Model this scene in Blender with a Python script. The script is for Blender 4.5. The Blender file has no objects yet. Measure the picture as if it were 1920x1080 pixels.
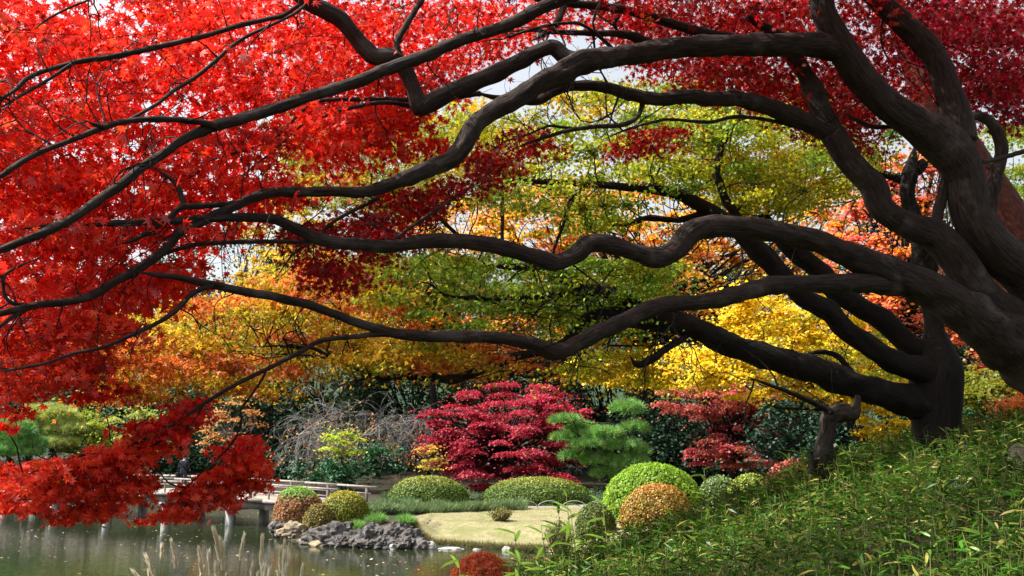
import bpy, math, random
import numpy as np
from mathutils import Vector, Matrix
rng = np.random.default_rng(11)
random.seed(5)
sc = bpy.context.scene
col = sc.collection

# ------------------------------------------------------------------ camera
FPX, HOR, CZ = 1800.0, 830.0, 3.9
PITCH = math.atan((HOR - 540) / FPX)
cam_d = bpy.data.cameras.new('camera')
cam = bpy.data.objects.new('camera', cam_d); col.objects.link(cam)
cam_d.sensor_width = 36; cam_d.lens = 36 * FPX / 1920
cam_d.clip_start = 0.05; cam_d.clip_end = 3000
cam.location = (0, 0, CZ); cam.rotation_euler = (math.pi / 2 + PITCH, 0, 0)
sc.camera = cam
# ------------------------------------------------------------------ sky and sun
SUN = Vector((-0.62, 0.0, 0.78)).normalized()          # direction towards the sun
w = bpy.data.worlds.new('World'); sc.world = w; w.use_nodes = True
nt = w.node_tree; nt.nodes.clear()
sky = nt.nodes.new('ShaderNodeTexSky'); sky.sky_type = 'NISHITA'; sky.sun_disc = False
sky.sun_elevation = math.asin(SUN.z); sky.sun_rotation = math.atan2(SUN.x, SUN.y)
sky.air_density = 1.2; sky.dust_density = 5.0; sky.ozone_density = 1.0
hs = nt.nodes.new('ShaderNodeHueSaturation'); hs.inputs['Saturation'].default_value = 0.35
bg = nt.nodes.new('ShaderNodeBackground'); bg.inputs['Strength'].default_value = 0.15
wo = nt.nodes.new('ShaderNodeOutputWorld')
nt.links.new(sky.outputs[0], hs.inputs['Color']); nt.links.new(hs.outputs[0], bg.inputs['Color'])
nt.links.new(bg.outputs[0], wo.inputs['Surface'])
sl = bpy.data.lights.new('sun', 'SUN'); sl.energy = 5.0; sl.angle = math.radians(0.6); sl.color = (1.0, 0.955, 0.87)
so = bpy.data.objects.new('sun', sl); col.objects.link(so)
so.rotation_euler = (-SUN).to_track_quat('-Z', 'Y').to_euler(); so.location = (-20, 10, 40)
# ------------------------------------------------------------------ exposure, render settings
sc.view_settings.view_transform = 'Standard'; sc.view_settings.look = 'None'
sc.view_settings.exposure = 0.85; sc.view_settings.gamma = 1.0; sc.view_settings.use_curve_mapping = False
cy = sc.cycles
cy.max_bounces = 7; cy.diffuse_bounces = 3; cy.glossy_bounces = 3; cy.transmission_bounces = 4; cy.transparent_max_bounces = 4
cy.use_denoising = True
cy.caustics_reflective = False; cy.caustics_refractive = False

# ------------------------------------------------------------------ helpers
CT, ST = math.cos(PITCH), math.sin(PITCH)
def P(px, py, d):
    """point at horizontal distance d (metres, along the view) on the line of sight of a photo pixel"""
    px = np.asarray(px, float); py = np.asarray(py, float); d = np.asarray(d, float)
    a = (px - 960) / FPX; b = -(py - 540) / FPX
    fy = CT - b * ST; fz = ST + b * CT
    return np.stack(np.broadcast_arrays(a / fy * d, d, CZ + fz / fy * d), -1)
def proj(p):
    p = np.asarray(p, float); x, y, z = p[..., 0], p[..., 1], p[..., 2] - CZ
    f = y * CT + z * ST; u = -y * ST + z * CT
    return 960 + FPX * x / f, 540 - FPX * u / f, f
def px_size(w, d): return w * d / FPX

def ss(a, b, x):
    t = np.clip((np.asarray(x, float) - a) / (b - a), 0, 1); return t * t * (3 - 2 * t)
def ip(x, xs, ys): return np.interp(x, xs, ys)
def ground_z(x, y):
    x = np.asarray(x, float); y = np.asarray(y, float)
    # the near bank, climbing to the right
    xs = ip(y, [-5, 0, 8, 14, 20, 30, 37, 45], [-9, -6, -2.5, -0.9, -0.2, 0.6, 1.4, 1.4])
    plane = 2.3 + 0.24 * np.clip(x, -1, 7) + 0.12 * np.clip(x - 7, 0, 20)
    low = ip(y, [14, 30, 47, 60, 90, 300], [0.5, 0.5, 0.77, 1.2, 2.5, 3.5])
    low = np.maximum(low, ip(x, [.6, 1.5, 2.5, 4, 6], [.3, .85, 1.05, 1.45, 1.8]) * (1 - ss(31, 44, y)))
    y0 = ip(x, [0, 1.5, 3, 5], [10.2, 10.4, 11.2, 12.5]); s = ss(0, 1, (y - y0) / 8.5) * (1 - 0.75 * ss(6, 14, x) * (1 - ss(30, 45, y)))
    top = plane * (1 - s) + low * s
    d1 = x - xs
    near = np.minimum(np.where(d1 < 0, d1 * 0.8, d1 * 1.15), top)
    # the promontory with lawn
    yf = ip(x, [-12, -10.6, -9.5, -6, -4, 0, 1.5, 4], [47, 43.0, 41.3, 38.6, 37.6, 36.4, 35.6, 30])
    xl = ip(y, [40, 48, 56, 62, 72], [-10.4, -11.2, -11, -18, -26])
    d2 = np.minimum((y - yf), (x - xl))
    L = ip(y, [36, 47, 50, 60, 90, 300], [0.5, 0.77, 0.85, 1.2, 2.5, 3.5])
    L = np.where(x < -3.5, np.maximum(L, 0.72), L)
    prom = np.minimum(np.where(d2 < 0, d2 * 0.8, d2 * ip(x, [-4.5, -3.0], [0.5, 0.16])), L)
    # the far shore
    yb = ip(x, [-80, -40, -25, -18, -9, 0], [50, 58, 63, 68, 73, 73])
    d3 = (y - yb)
    far = np.minimum(np.where(d3 < 0, d3 * 0.5, d3 * 0.4), ip(y, [60, 90, 300], [1.3, 2.5, 3.5]))
    return np.maximum(np.maximum(np.maximum(near, prom), far), -1.2)
def gz(x, y): return float(ground_z(x, y))

def tag(o, label=None, cat=None, group=None, kind=None):
    if label: o['label'] = label
    if cat: o['category'] = cat
    if group: o['group'] = group
    if kind: o['kind'] = kind
    return o
def empty(name, loc, label, cat, group=None):
    o = bpy.data.objects.new(name, None); col.objects.link(o); o.location = loc
    o.empty_display_size = 0.2
    return tag(o, label, cat, group)
def mesh_np(name, v, f, mat, parent=None, colors=None, bark=None, smooth=False, mat_index=None, mats=None):
    """one mesh object; f is an (n,k) array or a list of such arrays"""
    v = np.ascontiguousarray(v, np.float32)
    if parent is not None: v = v - np.array(parent.location, np.float32)[None]
    fl = f if isinstance(f, list) else [f]
    fl = [np.asarray(a, np.int32) for a in fl if len(a)]
    me = bpy.data.meshes.new(name)
    me.vertices.add(len(v)); me.vertices.foreach_set('co', v.ravel())
    loops = np.concatenate([a.ravel() for a in fl])
    tot = np.concatenate([np.full(len(a), a.shape[1], np.int32) for a in fl])
    st = np.concatenate([[0], np.cumsum(tot)[:-1]]).astype(np.int32)
    me.loops.add(len(loops)); me.loops.foreach_set('vertex_index', loops)
    me.polygons.add(len(tot)); me.polygons.foreach_set('loop_start', st)
    if smooth: me.polygons.foreach_set('use_smooth', np.ones(len(tot), bool))
    if colors is not None:
        a = me.attributes.new('col', 'FLOAT_COLOR', 'POINT')
        c = np.ones((len(v), 4), np.float32); c[:, :3] = colors; a.data.foreach_set('color', c.ravel())
    if bark is not None:
        a = me.attributes.new('bark', 'FLOAT_VECTOR', 'POINT')
        a.data.foreach_set('vector', np.ascontiguousarray(bark, np.float32).ravel())
    for m in (mats or [mat]): me.materials.append(m)
    if mat_index is not None: me.polygons.foreach_set('material_index', np.asarray(mat_index, np.int32))
    me.update(calc_edges=True); me.validate()
    o = bpy.data.objects.new(name, me); col.objects.link(o)
    if parent is not None: o.parent = parent
    return o

class MB:
    """collects boxes and tubes for one mesh"""
    def __init__(s): s.v = []; s.f = []; s.n = 0; s.b = []
    def add(s, v, f, b=None):
        v = np.asarray(v, float); s.v.append(v); s.f.append(np.asarray(f, np.int32) + s.n); s.n += len(v)
        s.b.append(np.zeros((len(v), 3)) if b is None else b)
    def box(s, c, size, rz=0.0, ax=None):
        x, y, z = [q / 2 for q in size]
        v = np.array([[-x, -y, -z], [x, -y, -z], [x, y, -z], [-x, y, -z], [-x, -y, z], [x, -y, z], [x, y, z], [-x, y, z]])
        if ax is not None: v = v @ np.array(ax)
        else:
            cr, sr = math.cos(rz), math.sin(rz); v = v @ np.array([[cr, sr, 0], [-sr, cr, 0], [0, 0, 1]])
        s.add(v + np.array(c), [[0, 3, 2, 1], [4, 5, 6, 7], [0, 1, 5, 4], [1, 2, 6, 5], [2, 3, 7, 6], [3, 0, 4, 7]])
    def bar(s, a, b, w, h):
        a, b = np.array(a, float), np.array(b, float); d = b - a; L = np.linalg.norm(d); d /= L
        up = np.array([0, 0, 1.0]) if abs(d[2]) < 0.95 else np.array([1.0, 0, 0])
        sx = np.cross(up, d); sx /= np.linalg.norm(sx); uz = np.cross(d, sx)
        s.box((a + b) / 2, (L, w, h), ax=[d, sx, uz])
    def tube(s, pts, rad, n=8, noise=0.0, seed=0, cap=True):
        pts = np.asarray(pts, float); m = len(pts); rad = np.broadcast_to(np.asarray(rad, float), (m,))
        t = np.gradient(pts, axis=0); t /= np.maximum(np.linalg.norm(t, axis=1, keepdims=True), 1e-9)
        u = np.cross(t[0], [0.3, 0.2, 1.0] if abs(t[0][2]) < .9 else [1.0, 0, 0]); u /= np.linalg.norm(u)
        us = []
        for i in range(m):
            u = u - t[i] * np.dot(u, t[i]); u /= max(np.linalg.norm(u), 1e-9); us.append(u)
        us = np.array(us); ws = np.cross(t, us)
        a = np.linspace(0, 2 * np.pi, n, endpoint=False)
        r = np.repeat(rad[:, None], n, 1)
        ln = np.concatenate([[0], np.cumsum(np.linalg.norm(np.diff(pts, axis=0), axis=1))])
        if noise:
            g = np.random.default_rng(seed)
            for k in range(10):
                fa = g.integers(0, 6); fl_ = g.uniform(1.0, 11.0) / max(rad.mean() * 6, .05); ph = g.uniform(0, 6.28, 2)
                r = r * (1 + noise * 0.42 * np.cos(fa * a[None] + ph[0] + np.sin(ln[:, None] * fl_ * .7) * .8) * np.cos(ln[:, None] * fl_ + ph[1]))
        ca, sa = np.cos(a), np.sin(a)
        v = pts[:, None] + r[..., None] * (us[:, None] * ca[None, :, None] + ws[:, None] * sa[None, :, None])
        bk = np.stack([r * ca[None], r * sa[None], np.repeat(ln[:, None], n, 1)], -1)
        i = np.arange(m - 1)[:, None] * n; j = np.arange(n)[None]; k = (j + 1) % n
        q = np.stack([i + j, i + k, i + n + k, i + n + j], -1).reshape(-1, 4)
        v = v.reshape(-1, 3); bk = bk.reshape(-1, 3)
        if cap:
            for e, sgn in ((0, -1), (m - 1, 1)):
                c = len(v); v = np.vstack([v, pts[e] + t[e] * sgn * rad[e] * .35]); bk = np.vstack([bk, [[0, 0, ln[e]]]])
                b0 = e * n; jj = np.arange(n); kk = (jj + 1) % n
                cap_f = np.stack([b0 + jj, b0 + kk, np.full(n, c), np.full(n, c)], -1)
                if sgn < 0: cap_f = cap_f[:, [1, 0, 2, 3]]
                s_cap = cap_f[:, :3]
                s.f.append(s_cap.astype(np.int32) + s.n)
        s.v.append(v); s.b.append(bk); s.f.append(q.astype(np.int32) + s.n); s.n += len(v)
    def build(s, name, mat, parent=None, smooth=False, **kw):
        k3 = [a for a in s.f if a.shape[1] == 3]; k4 = [a for a in s.f if a.shape[1] == 4]
        fl = ([np.concatenate(k4)] if k4 else []) + ([np.concatenate(k3)] if k3 else [])
        return mesh_np(name, np.concatenate(s.v), fl, mat, parent, bark=np.concatenate(s.b), smooth=smooth, **kw)

def spline(pts, n=5):
    """Catmull-Rom through rows of pts (any columns)"""
    p = np.asarray(pts, float); p = np.vstack([2 * p[0] - p[1], p, 2 * p[-1] - p[-2]]); out = []
    for i in range(1, len(p) - 2):
        t = np.linspace(0, 1, n, endpoint=False)[:, None]; a, b, c, d = p[i - 1], p[i], p[i + 1], p[i + 2]
        out.append(.5 * ((2 * b) + (-a + c) * t + (2 * a - 5 * b + 4 * c - d) * t ** 2 + (-a + 3 * b - 3 * c + d) * t ** 3))
    out.append(p[-2][None]); return np.vstack(out)

# ------------------------------------------------------------------ leaf templates (y = towards the tip, z = normal)
def palmate(angs, lens, valley=.30, width=.0, droop=.12):
    v = [[0, 0, 0]]; f = []
    n = len(angs)
    val = []
    for i in range(n + 1):
        if i == 0: a = angs[0] - 30; r = .16
        elif i == n: a = angs[-1] + 30; r = .16
        else: a = (angs[i - 1] + angs[i]) / 2; r = valley * (0.75 + .25 * min(lens[i - 1], lens[i]))
        a = math.radians(a); val.append(len(v)); v.append([math.sin(a) * r, math.cos(a) * r, 0.03])
    for i in range(n):
        a = math.radians(angs[i]); r = lens[i]
        v.append([math.sin(a) * r, math.cos(a) * r, -droop * r * r]); f.append([0, val[i + 1], len(v) - 1, val[i]])
    return np.array(v), np.array(f)
MAPLE7 = palmate([-122, -80, -40, 0, 40, 80, 122], [.42, .74, .94, 1.0, .94, .74, .42], .36)
MAPLE5 = palmate([-88, -44, 0, 44, 88], [.62, .9, 1.0, .9, .62], .34)
def spikes(angs, lens, wd=.17):
    v = []; f = []
    for a, r in zip(angs, lens):
        a = math.radians(a); c, s = math.cos(a), math.sin(a); k = len(v)
        for (x, y, z) in ((-wd, .05 * r, 0), (wd, .05 * r, 0), (0, r, -.12 * r)):
            v.append([x * c + y * s, -x * s + y * c, z])
        f.append([k, k + 1, k + 2])
    return np.array(v, float), np.array(f)
STAR5 = spikes([-85, -42, 0, 42, 85], [.65, .9, 1, .9, .65], .21)
STAR3 = spikes([-62, 0, 62], [.85, 1, .85], .27)
QUAD = (np.array([[-.45, 0, 0], [0, -.55, .05], [.45, 0, 0], [0, .65, -.05]]), np.array([[0, 1, 2, 3]]))
KITE = (np.array([[-.62, .45, .04], [0, -.1, 0], [.62, .45, .04], [0, 1, -.12]]), np.array([[0, 1, 2, 3]]))
BLADE = (np.array([[-.06, 0, 0], [.06, 0, 0], [.11, .4, .03], [-.11, .4, .03], [0, 1, -.12]]), [np.array([[0, 1, 2, 3]]), np.array([[3, 2, 4]])])
NEEDLE = spikes([-70, -35, 0, 35, 70], [.8, 1, 1, 1, .8], .06)
SPIKE1 = spikes([0], [1], .045)

def rot_frames(nrm, head):
    """matrices (N,3,3) whose columns are x, tip direction, normal"""
    z = nrm / np.maximum(np.linalg.norm(nrm, axis=1, keepdims=True), 1e-9)
    y = head - z * np.sum(head * z, 1, keepdims=True)
    y /= np.maximum(np.linalg.norm(y, axis=1, keepdims=True), 1e-9)
    x = np.cross(y, z)
    return np.stack([x, y, z], -1)
def leaves_mesh(name, tpl, pos, nrm, head, size, cols, mat, parent, stuff=True):
    tv, tf = tpl; N = len(pos); k = len(tv)
    R = rot_frames(nrm, head)
    v = np.einsum('nij,kj->nki', R, tv) * np.asarray(size).reshape(-1, 1, 1) + pos[:, None]
    tfl = tf if isinstance(tf, list) else [tf]
    fl = [(a[None] + (np.arange(N) * k)[:, None, None]).reshape(-1, a.shape[1]) for a in tfl]
    o = mesh_np(name, v.reshape(-1, 3), fl, mat, parent, colors=np.repeat(cols, k, 0))
    if stuff: o['kind'] = 'stuff'
    return o
def vary(base, N, dv=.25, dh=.06):
    c = np.asarray(base, float); c = np.broadcast_to(c, (N, 3)) * np.exp(rng.normal(0, dv, (N, 1)))
    c = c * np.exp(rng.normal(0, dh, (N, 3))); return np.clip(c, 0, .95)
def tilt_normals(N, tilt=.55, up=1.0):
    n = rng.normal(0, tilt, (N, 3)); n[:, 2] = up + rng.normal(0, .15, N); return n
def in_poly(x, y, poly):
    c = np.zeros(len(x), bool); n = len(poly)
    for i in range(n):
        x0, y0 = poly[i]; x1, y1 = poly[i - 1]
        if y0 == y1: continue
        c ^= ((y0 > y) != (y1 > y)) & (x < (x1 - x0) * (y - y0) / (y1 - y0) + x0)
    return c
def sample_poly(poly, n):
    p = np.array(poly, float); out = np.zeros((0, 2))
    while len(out) < n:
        q = rng.uniform(p.min(0), p.max(0), (n * 4, 2)); out = np.vstack([out, q[in_poly(q[:, 0], q[:, 1], poly)]])
    return out[:n]

# ------------------------------------------------------------------ materials
def new_mat(name):
    m = bpy.data.materials.new(name); m.use_nodes = True; m.node_tree.nodes.clear()
    return m, m.node_tree.nodes, m.node_tree.links
def N_(ns, t, **kw):
    n = ns.new('ShaderNode' + t)
    for k, v in kw.items():
        if k in n.inputs: n.inputs[k].default_value = v
        else: setattr(n, k, v)
    return n
def leaf_mat(name, trans=.5, gloss=.06, rough=.4, single=None):
    m, ns, ln = new_mat(name)
    if single:
        oi = N_(ns, 'ObjectInfo'); cr = N_(ns, 'ValToRGB')
        e = cr.color_ramp.elements; e[0].color = (*single[0], 1); e[1].color = (*single[1], 1)
        ln.new(oi.outputs['Random'], cr.inputs[0]); src = cr.outputs[0]
    else:
        at = N_(ns, 'Attribute', attribute_name='col'); src = at.outputs['Color']
    d = N_(ns, 'BsdfDiffuse'); t = N_(ns, 'BsdfTranslucent'); g = N_(ns, 'BsdfGlossy', Roughness=rough)
    m1 = N_(ns, 'MixShader', Fac=trans); m2 = N_(ns, 'MixShader', Fac=gloss); o = N_(ns, 'OutputMaterial')
    ln.new(src, d.inputs[0]); ln.new(src, t.inputs[0])
    ln.new(d.outputs[0], m1.inputs[1]); ln.new(t.outputs[0], m1.inputs[2])
    ln.new(m1.outputs[0], m2.inputs[1]); ln.new(g.outputs[0], m2.inputs[2]); ln.new(m2.outputs[0], o.inputs[0])
    return m
def bark_mat(name, c0, c1, c2, scale=1.0, streak=.12, bump=.6, patch=.55, attr=True):
    m, ns, ln = new_mat(name)
    if attr: src = N_(ns, 'Attribute', attribute_name='bark').outputs['Vector']
    else: src = N_(ns, 'TexCoord').outputs['Object']
    mp = N_(ns, 'Mapping'); mp.inputs['Scale'].default_value = (60 * scale, 60 * scale, 60 * scale * streak)
    ln.new(src, mp.inputs[0])
    n1 = N_(ns, 'TexNoise', Scale=1.0, Detail=5.0, Roughness=.65); ln.new(mp.outputs[0], n1.inputs[0])
    geo = N_(ns, 'NewGeometry')
    n2 = N_(ns, 'TexNoise', Scale=3.2 * scale, Detail=4.0, Roughness=.6); ln.new(geo.outputs['Position'], n2.inputs[0])
    r1 = N_(ns, 'ValToRGB'); e = r1.color_ramp.elements
    e[0].position = .35; e[0].color = (*c0, 1); e[1].position = .68; e[1].color = (*c1, 1)
    ln.new(n1.outputs[0], r1.inputs[0])
    r2 = N_(ns, 'ValToRGB'); e = r2.color_ramp.elements; e[0].position = patch; e[1].position = patch + .12
    ln.new(n2.outputs[0], r2.inputs[0])
    mx = N_(ns, 'MixRGB'); mx.inputs[2].default_value = (*c2, 1)
    mu = N_(ns, 'Math', operation='MULTIPLY'); mu.inputs[1].default_value = .65
    ln.new(r2.outputs[0], mu.inputs[0])
    ln.new(mu.outputs[0], mx.inputs[0]); ln.new(r1.outputs[0], mx.inputs[1])
    b = N_(ns, 'BsdfPrincipled', Roughness=.85); b.inputs['Specular IOR Level'].default_value = .3
    bp = N_(ns, 'Bump', Strength=bump, Distance=.02); ln.new(n1.outputs[0], bp.inputs['Height'])
    o = N_(ns, 'OutputMaterial'); ln.new(mx.outputs[0], b.inputs['Base Color']); ln.new(bp.outputs[0], b.inputs['Normal'])
    ln.new(b.outputs[0], o.inputs[0]); return m
def noise_mat(name, c0, c1, scale=4.0, rough=.9, bump=.4, dist=.03, detail=6.0, c2=None, s2=.6, p=(.35, .65), stretch=(1, 1, 1), spec=.3):
    m, ns, ln = new_mat(name)
    geo = N_(ns, 'NewGeometry')
    mp = N_(ns, 'Mapping'); mp.inputs['Scale'].default_value = stretch; ln.new(geo.outputs['Position'], mp.inputs[0])
    n1 = N_(ns, 'TexNoise', Scale=scale, Detail=detail, Roughness=.65); ln.new(mp.outputs[0], n1.inputs[0])
    r1 = N_(ns, 'ValToRGB'); e = r1.color_ramp.elements
    e[0].position = p[0]; e[0].color = (*c0, 1); e[1].position = p[1]; e[1].color = (*c1, 1)
    ln.new(n1.outputs[0], r1.inputs[0]); src = r1.outputs[0]
    if c2 is not None:
        n2 = N_(ns, 'TexNoise', Scale=s2, Detail=5.0, Roughness=.6); ln.new(geo.outputs['Position'], n2.inputs[0])
        r2 = N_(ns, 'ValToRGB'); e = r2.color_ramp.elements; e[0].position = .45; e[1].position = .62
        ln.new(n2.outputs[0], r2.inputs[0])
        mx = N_(ns, 'MixRGB'); mx.inputs[2].default_value = (*c2, 1)
        ln.new(r2.outputs[0], mx.inputs[0]); ln.new(src, mx.inputs[1]); src = mx.outputs[0]
    b = N_(ns, 'BsdfPrincipled', Roughness=rough); b.inputs['Specular IOR Level'].default_value = spec
    bp = N_(ns, 'Bump', Strength=bump, Distance=dist); ln.new(n1.outputs[0], bp.inputs['Height'])
    o = N_(ns, 'OutputMaterial'); ln.new(src, b.inputs['Base Color']); ln.new(bp.outputs[0], b.inputs['Normal'])
    ln.new(b.outputs[0], o.inputs[0]); return m

M_leaf = leaf_mat('maple_leaf', .55, .025, .5)
M_evg = leaf_mat('evergreen_leaf', .25, .03, .5)
M_leafglossy = leaf_mat('glossy_leaf', .36, .022, .4)
M_leafmatt = leaf_mat('clipped_leaf', .25, .03, .5)
M_leaf1 = leaf_mat('single_maple_leaf', .55, .07, .38, single=((.62, .016, .010), (.93, .09, .03)))
M_bark = bark_mat('maple_bark', (.007, .0045, .0035), (.055, .034, .025), (.10, .080, .068), patch=.56, bump=1.0)
M_barkdark = bark_mat('dark_bark', (.005, .004, .0035), (.022, .016, .013), (.035, .03, .026), patch=.6, bump=.9)
M_barkgrey = bark_mat('grey_bark', (.11, .105, .10), (.26, .25, .245), (.32, .31, .30))
M_pinebark = bark_mat('red_pine_bark', (.05, .012, .008), (.15, .038, .022), (.17, .06, .04), scale=.45, streak=.5, bump=1.0)
M_stump = bark_mat('weathered_wood', (.012, .009, .007), (.065, .052, .042), (.10, .088, .076))
M_soil = noise_mat('soil', (.014, .010, .006), (.045, .030, .018), 6.0, c2=(.018, .028, .009), s2=.5)
M_lawn = noise_mat('dry_lawn', (.17, .15, .072), (.29, .26, .14), 5.0, bump=.6, dist=.03, c2=(.165, .165, .06), s2=.7, detail=8.0)
M_path = noise_mat('path_gravel', (.17, .15, .14), (.28, .26, .25), 30.0, bump=.3, dist=.01)
M_rock = noise_mat('dark_rock', (.022, .022, .024), (.17, .16, .155), 2.6, bump=1.0, dist=.12, c2=(.10, .085, .075), s2=2.0, detail=9.0)
M_rockpale = noise_mat('pale_rock', (.20, .19, .18), (.42, .40, .38), 3.0, bump=.8, dist=.06, detail=8.0)
M_rocktan = noise_mat('tan_rock', (.17, .125, .075), (.42, .34, .22), 2.5, bump=.9, dist=.08, c2=(.08, .07, .06), s2=1.5, detail=8.0)
M_wood = noise_mat('bridge_timber', (.20, .165, .15), (.40, .35, .33), 5.0, bump=.4, dist=.01, stretch=(1, 1, 6))
M_wooddk = noise_mat('bridge_beam_timber', (.10, .085, .08), (.22, .19, .18), 5.0, bump=.4, dist=.01)
M_deck = noise_mat('deck_timber', (.34, .26, .20), (.50, .41, .33), 5.0, bump=.3, dist=.01)
M_conc = noise_mat('pier_concrete', (.22, .22, .22), (.38, .375, .37), 3.0, bump=.3, dist=.01)
M_wire = noise_mat('hoop_wire', (.30, .30, .29), (.42, .42, .41), 9.0, rough=.5, bump=.1)
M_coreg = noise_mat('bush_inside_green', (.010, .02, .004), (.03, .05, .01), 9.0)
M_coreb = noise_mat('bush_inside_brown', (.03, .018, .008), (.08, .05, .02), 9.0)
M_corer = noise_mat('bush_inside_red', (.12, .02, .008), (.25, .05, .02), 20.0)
M_straw = leaf_mat('plume', .45, .04, .5)
def water_mat():
    m, ns, ln = new_mat('pond_water')
    geo = N_(ns, 'NewGeometry'); mp = N_(ns, 'Mapping'); mp.inputs['Scale'].default_value = (.9, 2.4, 1)
    ln.new(geo.outputs['Position'], mp.inputs[0])
    n1 = N_(ns, 'TexNoise', Scale=1.6, Detail=3.0, Roughness=.5); ln.new(mp.outputs[0], n1.inputs[0])
    b = N_(ns, 'BsdfPrincipled', Roughness=.035, IOR=1.33)
    b.inputs['Base Color'].default_value = (.020, .026, .012, 1)
    bp = N_(ns, 'Bump', Strength=.22, Distance=.04); ln.new(n1.outputs[0], bp.inputs['Height'])
    ln.new(bp.outputs[0], b.inputs['Normal'])
    o = N_(ns, 'OutputMaterial'); ln.new(b.outputs[0], o.inputs[0]); return m
M_water = water_mat()

# ------------------------------------------------------------------ ground, lawn, path, water
def grid_axis(brk):
    a = []
    for lo, hi, st in brk: a += list(np.arange(lo, hi, st))
    return np.array(a + [brk[-1][1]])
gx = grid_axis([(-400, -100, 50), (-100, -40, 6), (-40, -14, 1.5), (-14, 14, .4), (14, 40, 2), (40, 100, 10), (100, 400, 60)])
gy = grid_axis([(-60, -6, 9), (-6, 20, .5), (20, 34, 1.0), (34, 64, .4), (64, 100, 2), (100, 700, 60)])
def sheet(name, xs, ys, fz, mat, keep=None):
    X, Y = np.meshgrid(xs, ys); Z = fz(X, Y); v = np.stack([X, Y, Z], -1).reshape(-1, 3)
    nx = len(xs); i, j = np.meshgrid(np.arange(len(ys) - 1), np.arange(nx - 1), indexing='ij')
    q = np.stack([i * nx + j, i * nx + j + 1, (i + 1) * nx + j + 1, (i + 1) * nx + j], -1).reshape(-1, 4)
    if keep is not None:
        c = v[q].mean(1); q = q[keep(c[:, 0], c[:, 1])]
        u, inv = np.unique(q, return_inverse=True); v = v[u]; q = inv.reshape(-1, 4)
    return mesh_np(name, v, q, mat, smooth=True)
tag(sheet('ground', gx, gy, lambda x, y: ground_z(x, y), M_soil), kind='structure')
M_hill = noise_mat('wooded_hillside', (.010, .026, .014), (.045, .085, .035), .35, bump=1.0, dist=1.5, detail=9.0, c2=(.03, .06, .03), s2=.1)
tag(sheet('hill', np.arange(-260, 261, 8.), np.arange(96, 200, 6.), lambda x, y: ip(y, [96, 110, 150, 200], [-3, 7, 19, 22]) + 2.2 * np.sin(x * .09) * np.sin(y * .2 + x * .13) + 1.2 * np.sin(x * .41 + y * .3), M_hill), kind='structure')
LAWN = [(-4.4, 41.5), (-3.7, 39.0), (-3.0, 37.9), (0, 36.65), (1.7, 36.0), (1.15, 31), (1.0, 24), (7.5, 22), (7.5, 47.1), (-2.4, 47.1), (-3.6, 44.5)]
LX = np.arange(-5, 8.01, .12); LY = np.arange(22, 47.3, .12)
tag(sheet('lawn', LX, LY, lambda x, y: ground_z(x, y) + .055 + .012 * np.sin(x * 7) * np.sin(y * 5), M_lawn, lambda x, y: in_poly(x, y, LAWN)), kind='structure')
tag(sheet('path', np.arange(-9, 16.1, .5), np.arange(47.3, 49.31, .4), lambda x, y: ground_z(x, y) + .012, M_path), kind='structure')
tag(mesh_np('pond_water', [[-400, -50, 0], [12, -50, 0], [12, 80, 0], [-400, 80, 0]], np.array([[0, 1, 2, 3]]), M_water), kind='structure')

# ------------------------------------------------------------------ trees
def twig_lines(mb, start, end, r0, sub=3, spread=.3, n=4, seg=5, flat=True):
    d = end - start; L = np.linalg.norm(d)
    if L < 1e-3: return
    t = np.linspace(0, 1, seg)[:, None]
    sag = np.array([0, 0, 1.0]) * L * rng.uniform(-.08, .14) + rng.normal(0, .10, 3) * L
    p = start + d * t + sag * (4 * t * (1 - t)) + rng.normal(0, .035 * L, (seg, 3)) * (t * (1 - t) * 4)
    mb.tube(p, np.linspace(r0, r0 * .45, seg), 4 if r0 > .03 else 3, cap=False)
    for _ in range(sub):
        k = rng.integers(seg // 2, seg); q = p[k]
        e = end + np.array([*rng.normal(0, spread, 2), rng.normal(0, spread * .3)])
        m = (q + e) / 2 + rng.normal(0, spread * .15, 3)
        mb.tube(np.array([q, m, e]), [r0 * .5, r0 * .38, r0 * .18], 3, cap=False)

def twig_net(mb, samp, ctr, r0, spread):
    """every pad hangs on the nearest limb or on a pad already reached"""
    n = len(ctr); node = samp; sub = samp[::3, :3]
    d = np.array([np.min(np.sum((sub - c) ** 2, 1)) for c in ctr]); order = np.argsort(d)
    nodes = list(sub); arr = np.vstack([sub, np.zeros((n, 3))]); k = len(sub)
    for i in order:
        dd = np.sum((arr[:k] - ctr[i]) ** 2, 1); j = int(np.argmin(dd)); a = arr[j]; L = math.sqrt(dd[j])
        r = r0 * (1.0 + .8 * min(L, 1.5)) * rng.uniform(.7, 1.2) * (1.3 if j < len(sub) else .8)
        twig_lines(mb, a, ctr[i], r, 2, float(np.broadcast_to(spread, (n,))[i]), seg=6)
        arr[k] = ctr[i]; k += 1

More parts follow.
